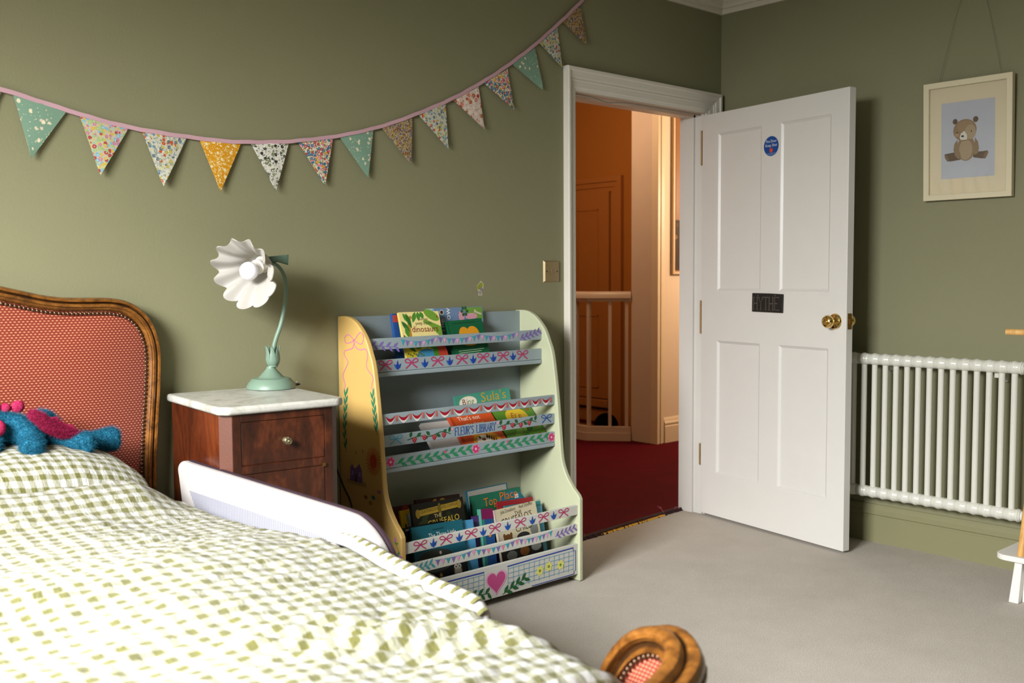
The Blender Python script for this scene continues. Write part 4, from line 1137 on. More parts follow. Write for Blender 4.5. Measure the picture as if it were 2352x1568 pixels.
fin(P, 7, 'painted_lattice')
# yellow side: ribbon, sprigs, sunburst and small flowers (a = -y, seen from the bed)
P = Paint(); f = lambda pts: [(-y, z) for y, z in pts]
PK = '#cf7a9a'
P.stroke(f([(-.107, .957), (-.075, .975), (-.050, .964), (-.060, .945), (-.107, .957), (-.145, .985), (-.166, .969), (-.150, .946), (-.107, .957)]), .0035, PK, 1)
P.stroke(f([(-.107, .957), (-.100, .932), (-.075, .924), (-.050, .918), (-.045, .904), (-.060, .890), (-.068, .879), (-.050, .855), (-.035, .834), (-.040, .815), (-.048, .800), (-.039, .776)]), .0038, PK, 1)
P.stroke(f([(-.107, .957), (-.115, .935), (-.144, .926), (-.175, .930), (-.188, .911), (-.180, .877), (-.192, .858), (-.218, .838), (-.212, .815), (-.210, .801), (-.224, .782)]), .0038, PK, 1)
for (y0, z0, y1, z1) in ((-.039, .63, -.052, .774), (-.238, .645, -.214, .779)): P.sprig(-y0, z0, -y1, z1, 5, .034, .010, '#2f7a55', 1, .002, lean=.35)
P.sprig(.048, .565, .040, .63, 2, .03, .010, '#2f7a55', 1, .002, lean=.35)
for k in range(26): a = 2 * PI * k / 26; P.stroke([(.213, .554), (.213 + .042 * math.cos(a), .554 + .048 * math.sin(a))], .003, '#c0561f', 1, smooth=False)
P.ell(.213, .554, .020, .023, '#b5431f', 1.4)
for y, z in ((.109, .570), (.150, .581)): P.poly([(y, z + .010), (y + .002, z), (y, z - .010), (y - .002, z)], '#7d5a14', 1)
# little lilac house with hedge strokes
P.poly([(.070, .47), (.072, .515), (.085, .530), (.097, .515), (.112, .520), (.128, .535), (.142, .515), (.146, .47)], '#7a5a96', 1); P.rect(.10, .47, .116, .495, '#4a3350', 1.4)
P.rect(.082, .490, .090, .505, '#a887bd', 1.4); P.rect(.125, .490, .134, .505, '#a887bd', 1.4)
for k in range(15): P.stroke([(.055 + .008 * k, .458), (.054 + .008 * k, .474)], .002, '#39502a', 1, smooth=False)
for y, z, c in ((.193, .409, '#9a7a1a'), (.245, .455, '#b06a94'), (.210, .43, '#2f7a70'), (.165, .425, '#8a5c20')): P.ell(y, z, .010, .007, c, 1)
P.stroke([(.336, .302), (.340, .290), (.352, .275), (.349, .262), (.358, .255), (.352, .228)], .0022, '#2f7a3f', 1)
P.ell(.334, .310, .005, .008, '#c678b8', 1.4); P.ell(.362, .257, .006, .006, '#c678b8', 1.4)
for x, z, a in ((.338, .295, .6), (.338, .295, 2.3), (.350, .275, -.9), (.354, .240, .8), (.353, .24, 2.2)): P.leaf(x, z, .013, .006, a, '#2f8a3f', 1.2)
P.poly([(.347, .272), (.352, .255), (.340, .252)], '#2f7aa0', 1.3); P.poly([(.352, .235), (.357, .222), (.346, .222)], '#2f8a9a', 1.3)
P.build('painted_ribbon', sides['left'], Vector((-2.212, 0, 0)) - L3, (0, -1, 0), (0, 0, 1))

# ================================================================== BOOKS
def book(label, TL, TR, y, lean, h, t, cover, art=None, spine=None, group=None, page='page'):
    """TL, TR: top corners (x, z) of the front cover; y: depth of the top edge; lean in degrees; the foot of the book is nearer the room"""
    A = Vector((TL[0], y, TL[1])); B = Vector((TR[0], y, TR[1])); u = (B - A).normalized(); w = (B - A).length
    l = math.radians(lean); v = Vector((0, math.sin(l), math.cos(l))); v = (v - u * v.dot(u)).normalized(); n = u.cross(v)
    O = A - v * h
    r = thing('book', label, 'book', O, 0, group)
    def P(a, c, d): return u * a + v * c - n * d
    b = MB(); ct = min(.0028, t * .25)
    def slab(m, a0, a1, c0, c1, d0, d1):
        q = [P(a, c, d) for d in (d0, d1) for c in (c0, c1) for a in (a0, a1)]
        m.add(q, [(0, 1, 3, 2), (4, 6, 7, 5), (0, 4, 5, 1), (2, 3, 7, 6), (0, 2, 6, 4), (1, 5, 7, 3)])
    slab(b, 0, w, 0, h, 0, ct); slab(b, 0, w, 0, h, t - ct, t); slab(b, 0, ct, 0, h, ct, t - ct)
    part('cover', b, plain(cover, .42, var=.05, spec=.3), r)
    b = MB(); slab(b, ct, w - .004, .003, h - .004, ct, t - ct); part('pages', b, M[page], r)
    if spine:
        b = MB(); slab(b, -.0006, 0, h * .0, h * 1.0, 0, t); part('spine', b, plain(spine, .4), r)
    if art:
        pa = Paint(); art(pa, w, h); o = pa.build('cover_print', r, (0, 0, 0), u, v, None, .0006)
    return r
def scatter(P, w, h, n, cols, rmin, rmax, seed, layer=.5, z0=0.0, z1=1.0, margin=.06):
    R = random.Random(seed)
    for _ in range(n):
        r = R.uniform(rmin, rmax); a = R.uniform(0, PI)
        x = R.uniform(w * margin + r, w * (1 - margin) - r); z = R.uniform(h * z0 + r * .6, h * z1 - r * .6)
        P.ell(x, z, r, r * R.uniform(.4, .9), R.choice(cols), layer + .01 * (_ % 9), a * .25, 10)
def art_dino(P, w, h):
    P.rect(0, 0, w, h, '#e9d78f', 0)
    P.ell(w * .80, h * .93, .036, .017, '#6f9a35', .4, -.5); P.poly([(w, h * .72), (w * .62, h * .86), (w * .55, h * .82), (w * .74, h * .72), (w * .86, h * .60), (w, h * .5)], '#6f9a35', .6)
    P.stroke([(w * .13, h * .20), (w * .19, h * .55), (w * .20, h * .82), (w * .28, h * .92)], .011, '#b5802c', .6)
    for x, z, L, a in ((.08, .98, .045, -1.0), (.16, .98, .06, -1.3), (.02, .84, .05, -.9), (.10, .75, .045, -1.4), (.02, .60, .05, -1.2), (.06, .45, .05, -.8), (.40, 1.0, .045, -2.0), (.46, 1.0, .035, -1.6), (.52, 1.0, .03, -1.2), (.95, .55, .05, -1.8), (.98, .48, .06, -2.2)):
        P.leaf(w * x, h * z, L, .018, a, '#2f6a26' if L > .045 else '#47862c', .9)
    for x, r in ((.34, .018), (.55, .014), (.72, .022), (.90, .020)): P.ell(w * x, h * .40, r, r * .8, '#3f7d28', .7)
    P.rect(0, 0, w, h * .36, '#c8b12c', .6); P.ell(w * .52, h * .17, .05, .034, '#3f86ab', .9); P.ell(w * .88, h * .2, .03, .05, '#b33a26', 1.0); P.ell(w * .75, h * .26, .012, .03, '#3f7d28', 1.1)
    P.stroke([(w * .36, h * .2), (w * .5, h * .12), (w * .62, h * .11)], .007, '#8f2218', 1.2, taper=True)
    for k in range(9): P.ell(w * (.06 + .045 * k), h * (.26 - .02 * (k % 3)), .004, .004, '#55691c', 1.2, n=8)
    P.text('usborne', w * .46, h * .845, .0125, '#5b5a3a', 1.4); P.text('peep inside', w * .36, h * .765, .018, '#4a4a30', 1.4, width=w * .40); P.text('dinosaurs', w * .24, h * .635, .032, '#7d1c14', 1.4, width=w * .66)
    P.ell(w * .93, h * .90, .003, .004, '#a83224', 1.4, n=8)
def art_cow(P, w, h):
    P.rect(0, 0, w, h, '#6d87a8', 0); P.rect(0, 0, .024, h, '#b9d3c4', .3); P.rect(.020, 0, .030, h, '#8fb6c8', .4)
    P.poly([(w*.63, h-.002), (w*.66, h*.93), (w*.72, h*.88), (w*.84, h*.80), (w-.003, h*.76), (w-.003, h-.002)], '#6f9b3a', .5); P.ell(w * .245, h * .925, .0095, .0095, '#d8cfc0', .8); P.ell(w * .245, h * .925, .007, .007, '#3c2418', 1)
    for k in range(6): a = k * 1.05; P.ell(w * .66 + .013 * math.cos(a), h * .925 + .014 * math.sin(a), .007, .006, '#2f5a38', .9, a)
    P.ell(w * .60, h * .84, .014, .022, '#d79aa8', .8); P.ell(w * .78, h * .83, .03, .012, '#d79aa8', .8)
    P.stroke([(w * .97, h * .86), (w * .88, h * .90), (w * .85, h * .95)], .007, '#c8c0a4', 1); P.stroke([(w * .88, h * .90), (w * .84, h * .91)], .006, '#c8c0a4', 1)
    P.text('The', .075, h * .55, .034, '#e8e6dd', 1.2, PI / 2); P.text('ow', .105, h * .78, .036, '#e8e6dd', 1.2, PI / 2)
def art_green(P, w, h):
    P.rect(0, 0, w, h, '#0f5a36', 0); P.rect(0, 0, .005, h, '#0b472a', .3)
    P.stroke([(w * .15, h * .93), (w * .8, h * .93)], .003, '#0a3d24', .5, smooth=False)
    for x, r in ((.42, .026), (.66, .030)): P.ell(w * x, h * .66, r, .030, '#d9951f', .8)
    P.ell(w * .54, h * .56, .052, .028, '#d9951f', .9); P.ell(w * .44, h * .62, .012, .008, '#5a2a12', 1.2); P.ell(w * .82, h * .58, .010, .008, '#b0491c', 1.2); P.ell(w * .3, h * .61, .006, .008, '#b0491c', 1.2)
    for k, f in enumerate((.30, .255, .21)): P.stroke([(w * .14, h * f), (w * (.86 - .08 * k), h * f)], .0022, '#b9c9a4', 1, smooth=False)
    P.rect(w * .34, h * .06, w * .72, h * .14, '#d8d3c4', 1); P.ell(w * .68, h * .10, .003, .004, '#a03a2a', 1.4, n=8)
def art_sula(P, w, h):
    P.rect(0, 0, w, h, '#4d9b84', 0); P.ell(w * .22, h * .84, .044, .024, '#e4dcc0', .8); P.ell(w * .22, h * .84, .040, .021, '#f0ead4', 1.0)
    for k, (c, ch) in enumerate((('#6a2d1c', 'B'), ('#a8402a', 'i'), ('#3f7d50', 'n'), ('#5d8a2c', 'g'))): P.text(ch, w * .115 + (0, .021, .028, .045)[k], h * .80, .032, c, 1.4)
    P.text("Sula's", w * .45, h * .80, .052, '#c9a441', 1.2, width=w * .46)
def art_tiger(P, w, h):
    P.rect(0, 0, w, h, '#d2521f', 0); P.rect(0, 0, .012, h, '#b9431a', .3)
    P.ell(w * .56, h * .16, .068, .052, '#e0952a', .8); P.ell(w * .50, h * .20, .036, .028, '#ecdcc4', 1); P.ell(w * .49, h * .24, .009, .006, '#7a3b22', 1.3)
    for x in (.34, .70): P.ell(w * x, h * .42, .016, .016, '#e0952a', .7)
    for k in range(5): P.leaf(w * (.62 + .04 * k), h * (.36 - .03 * k), .024, .007, -2.0, '#2a1a10', 1.2)
    for x in (.42, .60): P.ell(w * x, h * .30, .005, .006, '#1c120c', 1.4, n=8)
    P.text("That's not", w * .16, h * .735, .027, '#f0e4d2', 1.2, width=w * .52); P.text('my tiger...', w * .26, h * .585, .027, '#f0e4d2', 1.2, width=w * .52)
def art_jungle(P, w, h):
    P.rect(0, 0, w, h, '#5a8a2a', 0); scatter(P, w, h, 26, ['#2f5f1c', '#7aa53a', '#3f7a24', '#8a5a2a'], .008, .022, 5)
    P.ell(w * .52, h * .66, .056, .044, '#dfba2c', .9); P.text('ELE', w * .36, h * .66, .036, '#b03a1c', 1.3, -.35); P.text('GIR', w * .34, h * .48, .034, '#b03a1c', 1.3, -.35)
    for x in (.3, .55, .72): P.stroke([(w * x, h * .06), (w * x + .02, h * .16), (w * x + .04, h * .05)], .010, '#7a4520', 1.2)
def art_black(P, w, h):
    P.rect(0, 0, w, h, '#17160f', 0); scatter(P, w, h, 34, ['#20290f', '#2a3314', '#231d0e', '#30391a'], .010, .026, 9, .4, .1, .99)
    P.poly([(w * .10, h * .865), (w * .90, h * .90), (w * .92, h * .965), (w * .12, h * .93)], '#a98b2e', .9)
    P.ell(w * .10, h * .895, .010, .016, '#8f7526', .95); P.ell(w * .91, h * .93, .010, .016, '#8f7526', .95); P.ell(w * .52, h * .915, .008, .020, '#6f5a1c', 1.1)
    P.text('JULIA DONALDSON', w * .16, h * .893, .016, '#2b220a', 1.4, .05, width=w * .33); P.text('AXEL SCHEFFLER', w * .56, h * .91, .016, '#2b220a', 1.4, .05, width=w * .32)
    P.text('THE', w * .40, h * .825, .019, '#d9c884', 1.4, .03); P.text('GRUFFALO', w * .26, h * .742, .030, '#d9b84a', 1.4, .06, width=w * .62)
def art_three(P, w, h):
    P.rect(0, 0, w, h, '#1d6675', 0); P.rect(0, h * .45, w, h * .72, '#176074', .3); P.rect(0, h * .18, w, h * .45, '#174a5c', .3); P.rect(0, 0, w, h * .46, '#11161c', .4)
    P.stroke([(w * .40, h * .93), (w * .62, h * .935)], .004, '#123f4a', 1.3, smooth=False); P.text('The Three Little', w * .31, h * .825, .026, '#dfe4dc', 1.3, .02, width=w * .54)
    P.ell(w * .40, h * .54, .085, .040, '#3a3f3a', .7); P.ell(w * .50, h * .63, .005, .006, '#e0d6c0', 1.2)
    for x in (.30, .46): P.ell(w * x, h * .33, .009, .015, '#7a5a28', 1.0); P.ell(w * x, h * .345, .005, .005, '#d0b070', 1.2)
    P.ell(w * .80, h * .36, .021, .028, '#6a4722', 1.0); P.ell(w * .80, h * .35, .016, .019, '#d5cfbf', 1.2)
    for x in (.765, .835): P.ell(w * x, h * .415, .0085, .0085, '#e9e5d8', 1.4); P.ell(w * x, h * .415, .003, .003, '#1a1a1a', 1.7, n=8)
def art_top(P, w, h):
    P.rect(0, 0, w, h, '#1f6b52', 0); P.ell(w * .78, h * .80, .075, .055, '#226f80', .4); P.ell(w * .30, h * .66, .09, .06, '#1b5f3a', .35); P.ell(w * .5, h * .30, .10, .05, '#2c7d3c', .35)
    P.text('Top', w * .24, h * .835, .046, '#123b2c', 1.0, .04, width=w * .26); P.text('Place', w * .56, h * .87, .046, '#123b2c', 1.0, .04, width=w * .36)
    P.text('Top', w * .235, h * .842, .046, '#e07b22', 1.4, .04, width=w * .26); P.text('Place', w * .555, h * .877, .046, '#e07b22', 1.4, .04, width=w * .36)
    P.rect(w * .86, h * .875, w * .94, h * .925, '#c8d2d6', 1.2)
def art_child(P, w, h):
    P.rect(0, 0, w, h, '#cdc1a2', 0); P.rect(0, 0, .006, h, '#b9a6b4', .3)
    P.text('Julia Donaldson', w * .14, h * .925, .019, '#2c241c', 1.3, .05, width=w * .36); P.text('Axel Scheffler', w * .58, h * .945, .019, '#2c241c', 1.3, .05, width=w * .34); P.text('THE', w * .46, h * .865, .020, '#2c241c', 1.3, .04)
    P.text("GRUFFALO'S", w * .12, h * .755, .036, '#2c241c', 1.3, .06, width=w * .74); P.text('CHILD', w * .42, h * .62, .036, '#2c241c', 1.3, .06, width=w * .40)
    P.rect(0, 0, w, h * .48, '#1b1a18', .5); P.ell(w * .22, h * .56, .022, .018, '#6a4520', .9); P.ell(w * .14, h * .61, .006, .009, '#6a4520', 1); P.ell(w * .30, h * .61, .006, .009, '#6a4520', 1)
    P.ell(w * .58, h * .54, .034, .018, '#2a2a2a', .9); P.ell(w * .86, h * .62, .020, .034, '#7a7d78', .9); P.ell(w * .55, h * .34, .024, .018, '#7a4a1c', .9); P.ell(w * .24, h * .32, .026, .018, '#6d6d68', .9); P.ell(w * .84, h * .36, .026, .016, '#8a8d88', .9)
G1, G2, G3 = 'picture books on the top shelf', 'picture books on the middle shelf', 'picture books in the bottom bin'
book('book with red and blue spine tucked behind the yellow dinosaurs book', (-2.024, 1.041), (-1.88, 1.044), -.066, 10, .196, .014, '#27508f', lambda P, w, h: (P.rect(0, h * .84, w, h * .97, '#b5483a', .3)), '#2a5596', G1)
book('yellow board book titled dinosaurs with green jungle leaves, on the top shelf', (-2.009, 1.046), (-1.831, 1.046), -.086, 16, .206, .012, '#d8c56a', art_dino, None, G1)
book('tall blue grey book lettered upright with pink animal and green tree, rearmost on top shelf', (-1.854, 1.054), (-1.589, 1.057), -.050, 7, .209, .012, '#a9c4b4', art_cow, None, G1)
book('dark green book with two golden animals above white small print', (-1.797, 1.007), (-1.627, 1.014), -.090, 18, .168, .016, '#0d4d2e', art_green, None, G1)
book('teal green book with gold lettering standing tallest on the middle shelf', (-1.739, .721), (-1.462, .734), -.062, 9, .196, .010, '#3f8a74', art_sula, None, G2)
book('plain white book lying back on the middle shelf beside the orange book', (-1.922, .640), (-1.735, .638), -.092, 42, .150, .016, '#cfcac2', lambda P, w, h: (P.rect(.002, .002, w - .002, h - .002, '#c9c5bf', .2)), None, G2)
book('orange tiger board book with white lettering behind the library slat', (-1.800, .670), (-1.596, .672), -.085, 44, .190, .014, '#cc4d1c', art_tiger, '#b9431a', G2)
book('green jungle book with yellow splash and red lettering by the pale green side', (-1.585, .668), (-1.385, .672), -.085, 44, .185, .013, '#4d7d24', art_jungle, None, G2)
book('large white backed book rising highest in the bottom bin', (-1.714, .361), (-1.508, .364), -.098, 10, .318, .010, '#2a6f80', lambda P, w, h: (P.rect(.003, .002, w - .007, h - .003, '#b9b4ab', .3), P.text('Unearthed', w * .10, h * .87, .022, '#3a3a36', 1)), None, G3)
book('dark red book standing behind the yellow one at the bin end', (-2.15, .361), (-1.975, .357), -.118, 10, .314, .012, '#5a1512', lambda P, w, h: (P.rect(0, 0, w, h, '#4a1210', .2), scatter(P, w, h, 16, ['#8f2a1c', '#2f3a2a', '#7a1a14'], .008, .018, 3, .5, .7, 1)), None, G3)
book('dark brown book with red specks behind the black book with gold banner', (-1.968, .369), (-1.765, .362), -.118, 10, .320, .012, '#33130e', lambda P, w, h: (P.rect(0, 0, w, h, '#2a120d', .2), scatter(P, w, h, 16, ['#7a2a18', '#9a6a24', '#2f4a4a'], .006, .014, 4, .5, .8, 1)), None, G3)
book('deep green book with orange title and tiny white sticker', (-1.735, .352), (-1.485, .352), -.148, 11, .310, .012, '#1b5a46', art_top, None, G3)
book('slim book with red edge peeping out above the cream book', (-1.625, .318), (-1.440, .310), -.172, 12, .268, .006, '#9a1f2a', None, None, G3)
book('small yellow book at the yellow end of the bottom bin', (-2.072, .354), (-1.95, .356), -.165, 12, .314, .010, '#c9a824', lambda P, w, h: (P.rect(.003, 0, w, h, '#c4a01f', .2), P.leaf(.016, h * .86, .03, .008, -1.5, '#3f4a1c', .6)), None, G3)
book('small grey book between the yellow book and the black one', (-2.048, .342), (-1.94, .344), -.178, 12, .300, .010, '#8f9ea0', lambda P, w, h: (P.rect(.002, 0, w, h, '#93a3a4', .2), P.ell(.018, h * .92, .004, .004, '#a03a2a', .6)), None, G3)
book('black storybook with gold author banner and yellow title', (-2.047, .377), (-1.816, .372), -.198, 13, .334, .014, '#15130c', art_black, None, G3)
book('thin teal book at the pale green end of the bin', (-1.60, .301), (-1.412, .292), -.186, 12, .252, .007, '#2f7d84', None, None, G3)
book('light blue book behind the cream book near the pale green side', (-1.618, .284), (-1.420, .278), -.203, 12, .236, .008, '#5aa2c8', None, None, G3)
book('purple book in the middle of the bottom bin', (-1.775, .292), (-1.60, .289), -.204, 12, .246, .008, '#4d2f6d', lambda P, w, h: (P.stroke([(.03, h * .92), (.05, h * .86)], .004, '#241836', .5, smooth=False)), None, G3)
book('thick blue book with magenta top beside the cream book', (-1.742, .316), (-1.684, .311), -.214, 12, .272, .022, '#20508a', lambda P, w, h: (P.rect(0, h * .86, w, h, '#7a1850', .3), P.rect(0, 0, .014, h * .86, '#2f7a74', .3), P.ell(.034, h * .66, .008, .012, '#d98a3a', .6), P.ell(.050, h * .78, .006, .006, '#d8c04a', .6)), '#58a08a', G3)
book('cream storybook with dark hand lettering in front of the others', (-1.686, .303), (-1.474, .308), -.222, 13, .262, .012, '#c4b696', art_child, None, G3)
book('black book with small white letters beside the teal book', (-2.108, .310), (-1.93, .308), -.228, 13, .268, .010, '#0f0f12', lambda P, w, h: P.text('nm', .012, h * .955, .014, '#d8d2c0', .6), None, G3)
book('light blue book showing beside the teal book with white title', (-1.945, .297), (-1.796, .291), -.232, 13, .255, .009, '#4f9ccb', lambda P, w, h: (P.rect(0, 0, w, h, '#4f9ccb', .2), P.ell(w * .86, h * .56, .018, .012, '#7aa53a', .5), P.ell(w * .7, h * .1, .03, .03, '#17242c', .5)), None, G3)
book('teal picture book with white title over a dark night scene', (-2.085, .311), (-1.859, .304), -.246, 13, .272, .010, '#1d5f6c', art_three, None, G3)

# ================================================================== BUNTING
bu = thing('bunting', 'pink taped bunting of printed triangles sagging across the green wall', 'bunting', (-2.1, 0, 1.7))
L4 = bu.location
tape = [(-3.45, 1.722), (-3.311, 1.696), (-3.279, 1.690), (-3.245, 1.683), (-3.155, 1.663), (-3.066, 1.643), (-2.986, 1.628), (-2.889, 1.616), (-2.789, 1.609), (-2.706, 1.606), (-2.618, 1.604), (-2.53, 1.609), (-2.432, 1.618), (-2.358, 1.628), (-2.194, 1.659), (-2.015, 1.709), (-1.851, 1.772), (-1.691, 1.843), (-1.536, 1.926), (-1.388, 2.017), (-1.237, 2.123), (-1.104, 2.229), (-.984, 2.33), (-.904, 2.402), (-.88, 2.425)]
tp = resample(cat_rom([(x, 0, z) for x, z in tape], 4), .03)
b = W(L4); vs_ = []
for i, p in enumerate(tp):
    a, c = tp[max(0, i - 1)], tp[min(len(tp) - 1, i + 1)]; d = (c - a).normalized(); nn = Vector((-d.z, 0, d.x))
    wv = .0008 * math.sin(i * 1.9)
    for s, y in ((-1, -.006), (-1, -.012), (1, -.0115), (1, -.006)): vs_.append(p + nn * (.0062 * s + wv) + Vector((0, y + .001 * math.sin(i * .8), 0)))
b.add(vs_, [(i * 4 + k, i * 4 + (k + 1) % 4, (i + 1) * 4 + (k + 1) % 4, (i + 1) * 4 + k) for i in range(len(tp) - 1) for k in range(4)])
part('tape', b, plain('#c79fa8', .8, var=.05), bu, 'pale pink cotton tape')
F = [[(-3.40, 1.707), (-3.272, 1.684), (-3.35, 1.545)], [(-3.243, 1.678), (-3.104, 1.646), (-3.204, 1.507)], [(-3.066, 1.638), (-2.926, 1.617), (-3.017, 1.472)], [(-2.887, 1.615), (-2.747, 1.602), (-2.829, 1.451)], [(-2.704, 1.602), (-2.564, 1.602), (-2.642, 1.444)], [(-2.528, 1.604), (-2.391, 1.617), (-2.449, 1.454)], [(-2.355, 1.622), (-2.22, 1.647), (-2.26, 1.484)], [(-2.191, 1.654), (-2.053, 1.691), (-2.084, 1.521)], [(-2.013, 1.701), (-1.88, 1.751), (-1.895, 1.581)], [(-1.849, 1.764), (-1.725, 1.821), (-1.722, 1.651)], [(-1.687, 1.837), (-1.562, 1.901), (-1.541, 1.74)], [(-1.533, 1.919), (-1.411, 1.99), (-1.385, 1.83)], [(-1.384, 2.011), (-1.262, 2.094), (-1.224, 1.929)], [(-1.234, 2.115), (-1.133, 2.193), (-1.114, 2.032)], [(-1.1, 2.221), (-.998, 2.314), (-.969, 2.144)]]
CL = lin
pr = {
 'brown': m_print('brown_floral_print', '#b8a884', [CL('#7d6238'), CL('#a5822f'), CL('#5f5570'), CL('#8a4f2f')], 125, .54, (.54, [CL('#6d5a35'), CL('#94784a'), CL('#7a7080')]), 3.0),
 'sage': m_print('sage_blossom_print', '#7c9c86', [CL('#e3d9b8'), CL('#7c9c86'), CL('#7c9c86'), CL('#d9c9b0'), CL('#7c9c86')], 62, .36, (.26, [CL('#e3dcc0'), CL('#7c9c86'), CL('#7c9c86'), CL('#7c9c86')]), 1.0),
 'pastel': m_print('pastel_floral_print', '#c2bd9c', [CL('#c08092'), CL('#7fb0c9'), CL('#cdb052'), CL('#ad4a48'), CL('#9fb878')], 92, .58, (.56, [CL('#a8bd8a'), CL('#d8a0b4'), CL('#8fbccb'), CL('#d0b458')]), 2.0),
 'animal': m_print('small_animal_print', '#c6c3b2', [CL('#6f8a9a'), CL('#b5a548'), CL('#8f9a86'), CL('#c0552f'), CL('#5f6f78')], 84, .50, (.46, [CL('#8f9f8f'), CL('#dcd8c8'), CL('#7f95a2'), CL('#c8c06a')]), 4.0),
 'mustard': m_print('mustard_blossom_print', '#d6951c', [CL('#ecd9a2'), CL('#d6951c'), CL('#dda845')], 88, .48, (.48, [CL('#e6c57a'), CL('#d6951c'), CL('#efe0b4')]), 5.0),
 'mono': m_print('black_and_cream_print', '#d9d6c8', [CL('#4a5240'), CL('#e2dfd2'), CL('#2a2c2a'), CL('#7d8560'), CL('#e2dfd2')], 78, .46, (.40, [CL('#2a2c2a'), CL('#e2dfd2'), CL('#3c4038')]), 6.0),
 'bright': m_print('bright_floral_print', '#d6d0b6', [CL('#b75350'), CL('#41739a'), CL('#dba02a'), CL('#d97f8f'), CL('#3f6f8a')], 84, .54, (.52, [CL('#4f7a3c'), CL('#e2dcc4'), CL('#3f6a30'), CL('#d05a4a')]), 7.0),
 'balloon': m_print('red_balloon_print', '#d9c6b8', [CL('#b8362f'), CL('#e3d3c6'), CL('#cf7a62'), CL('#e3d3c6'), CL('#a8623a')], 56, .46, (.38, [CL('#a07a62'), CL('#e3d3c6'), CL('#c86a58')]), 8.0),
}
kinds = ['brown', 'sage', 'pastel', 'animal', 'mustard', 'mono', 'bright', 'sage', 'brown', 'animal', 'balloon', 'bright', 'sage', 'animal', 'brown']
words_ = {'brown': 'brown and cream leafy print', 'sage': 'sage green with cream blossoms', 'pastel': 'pastel floral print', 'animal': 'white with small blue and yellow animals', 'mustard': 'mustard yellow with cream flowers', 'mono': 'cream with black drawings', 'bright': 'bright red and blue floral print', 'balloon': 'pinkish with red balloons'}
for i, (t3, kd) in enumerate(zip(F, kinds)):
    TLp, TRp, TIP = [Vector((x, 0, z)) for x, z in t3]; nrow = 8; vs_ = []; idx = []
    R = random.Random(i + 3); tw = R.uniform(-.004, .004); out_ = R.uniform(.010, .017)
    for r in range(nrow + 1):
        t = r / nrow; a, c = TLp.lerp(TIP, t), TRp.lerp(TIP, t); row = []
        m = nrow - r + 1
        for k in range(m):
            f = k / (m - 1) if m > 1 else .5
            p = a.lerp(c, f); y = -.0075 - out_ * t * (1 - .25 * t) - tw * (f - .5) * 2 * t - .0025 * math.sin(PI * f) * (1 - t)
            row.append(len(vs_)); vs_.append(p + Vector((0, y, 0)))
        idx.append(row)
    fs_ = []
    for r in range(nrow):
        for k in range(len(idx[r]) - 1):
            fs_.append((idx[r][k], idx[r + 1][k] if k < len(idx[r + 1]) else idx[r + 1][-1], idx[r][k + 1]))
            if k < len(idx[r + 1]) - 1: fs_.append((idx[r][k + 1], idx[r + 1][k], idx[r + 1][k + 1]))
    b = W(L4); b.add(vs_, fs_)
    o = part('flag', b, pr[kd], bu, words_[kd], smooth=True, deg=180); so = o.modifiers.new('thick', 'SOLIDIFY'); so.thickness = .0022; so.offset = 0

# ================================================================== WALL AND DOOR FITTINGS
sw = thing('light_switch', 'brushed metal light switch on the green wall beside the doorway', 'light switch', (-1.166, 0, 1.191))
b = MB(); b.add([(-.046, 0, -.045), (.046, 0, -.045), (.046, 0, .045), (-.046, 0, .045), (-.040, -.007, -.039), (.040, -.007, -.039), (.040, -.007, .039), (-.040, -.007, .039)], [(0, 1, 5, 4), (1, 2, 6, 5), (2, 3, 7, 6), (3, 0, 4, 7), (4, 5, 6, 7)]); part('plate', b, M['steel'], sw)
b = MB(); b.add([(-.006, -.007, -.011), (.006, -.007, -.011), (.006, -.007, .011), (-.006, -.007, .011), (-.006, -.013, -.011), (.006, -.013, -.011), (.006, -.0075, .011), (-.006, -.0075, .011)], [(0, 1, 5, 4), (1, 2, 6, 5), (2, 3, 7, 6), (3, 0, 4, 7), (4, 5, 6, 7)]); part('rocker', b, M['steel'], sw, bevel=.001)
for x in (-.030, .030):
    b = MB(); b.lathe([(0, 0), (.0032, 0), (.0026, .0012), (0, .0012)], 10, (x, -.007, 0), (0, -1, 0), cap=False); part('screw', b, plain('#2a2118', .5, .6), sw)
st = thing('wall_sticker', 'small tree sticker on the green wall above the bookcase', 'sticker', (-1.554, 0, 1.098))
P = Paint(); oc = [(-.012, 0), (.010, 0), (.008, .018), (.016, .028), (.017, .044), (.008, .054), (.002, .057), (-.008, .046), (-.017, .038), (-.015, .024), (-.009, .014)]
P.poly(oc, '#c9c3a6', 0); P.ell(.003, .040, .010, .011, '#8f9433', .6); P.ell(-.008, .032, .007, .010, '#8a8f2a', .6); P.ell(.005, .025, .008, .007, '#8a7d82', .7); P.rect(-.008, .003, .006, .018, '#9a8f8a', .6)
P.build('sticker_print', st, (0, 0, 0), (1, 0, 0), (0, 0, 1))
# round notice on the door
fo = thing('fire_notice', 'round blue notice reading Fire Door Keep Shut on the white door', 'sticker', dpt(.443, 1.742, .0005))
P = Paint(); P.ell(0, 0, .0455, .0455, '#c4cdd6', 0, n=40); P.ell(0, 0, .0435, .0435, '#164a92', .5, n=40)
P.text('Fire Door', -.031, .016, .0175, '#e6e8ea', 1.2, width=.062); P.text('Keep Shut', -.035, -.002, .0175, '#e6e8ea', 1.2, width=.068)
P.ell(0, -.018, .0105, .0105, '#d24a3a', 1.0); P.ell(0, -.018, .0080, .0080, '#a8281c', 1.3); P.leaf(0, -.025, .013, .007, 1.57, '#e87a5a', 1.6)
for k, (w, z) in enumerate(((.056, -.031), (.046, -.0345), (.030, -.038))): P.stroke([(-w / 2, z), (w / 2, z)], .0014, '#7f97bd', 1.2, smooth=False)
P.build('notice_print', fo, (0, 0, 0), du, (0, 0, 1))
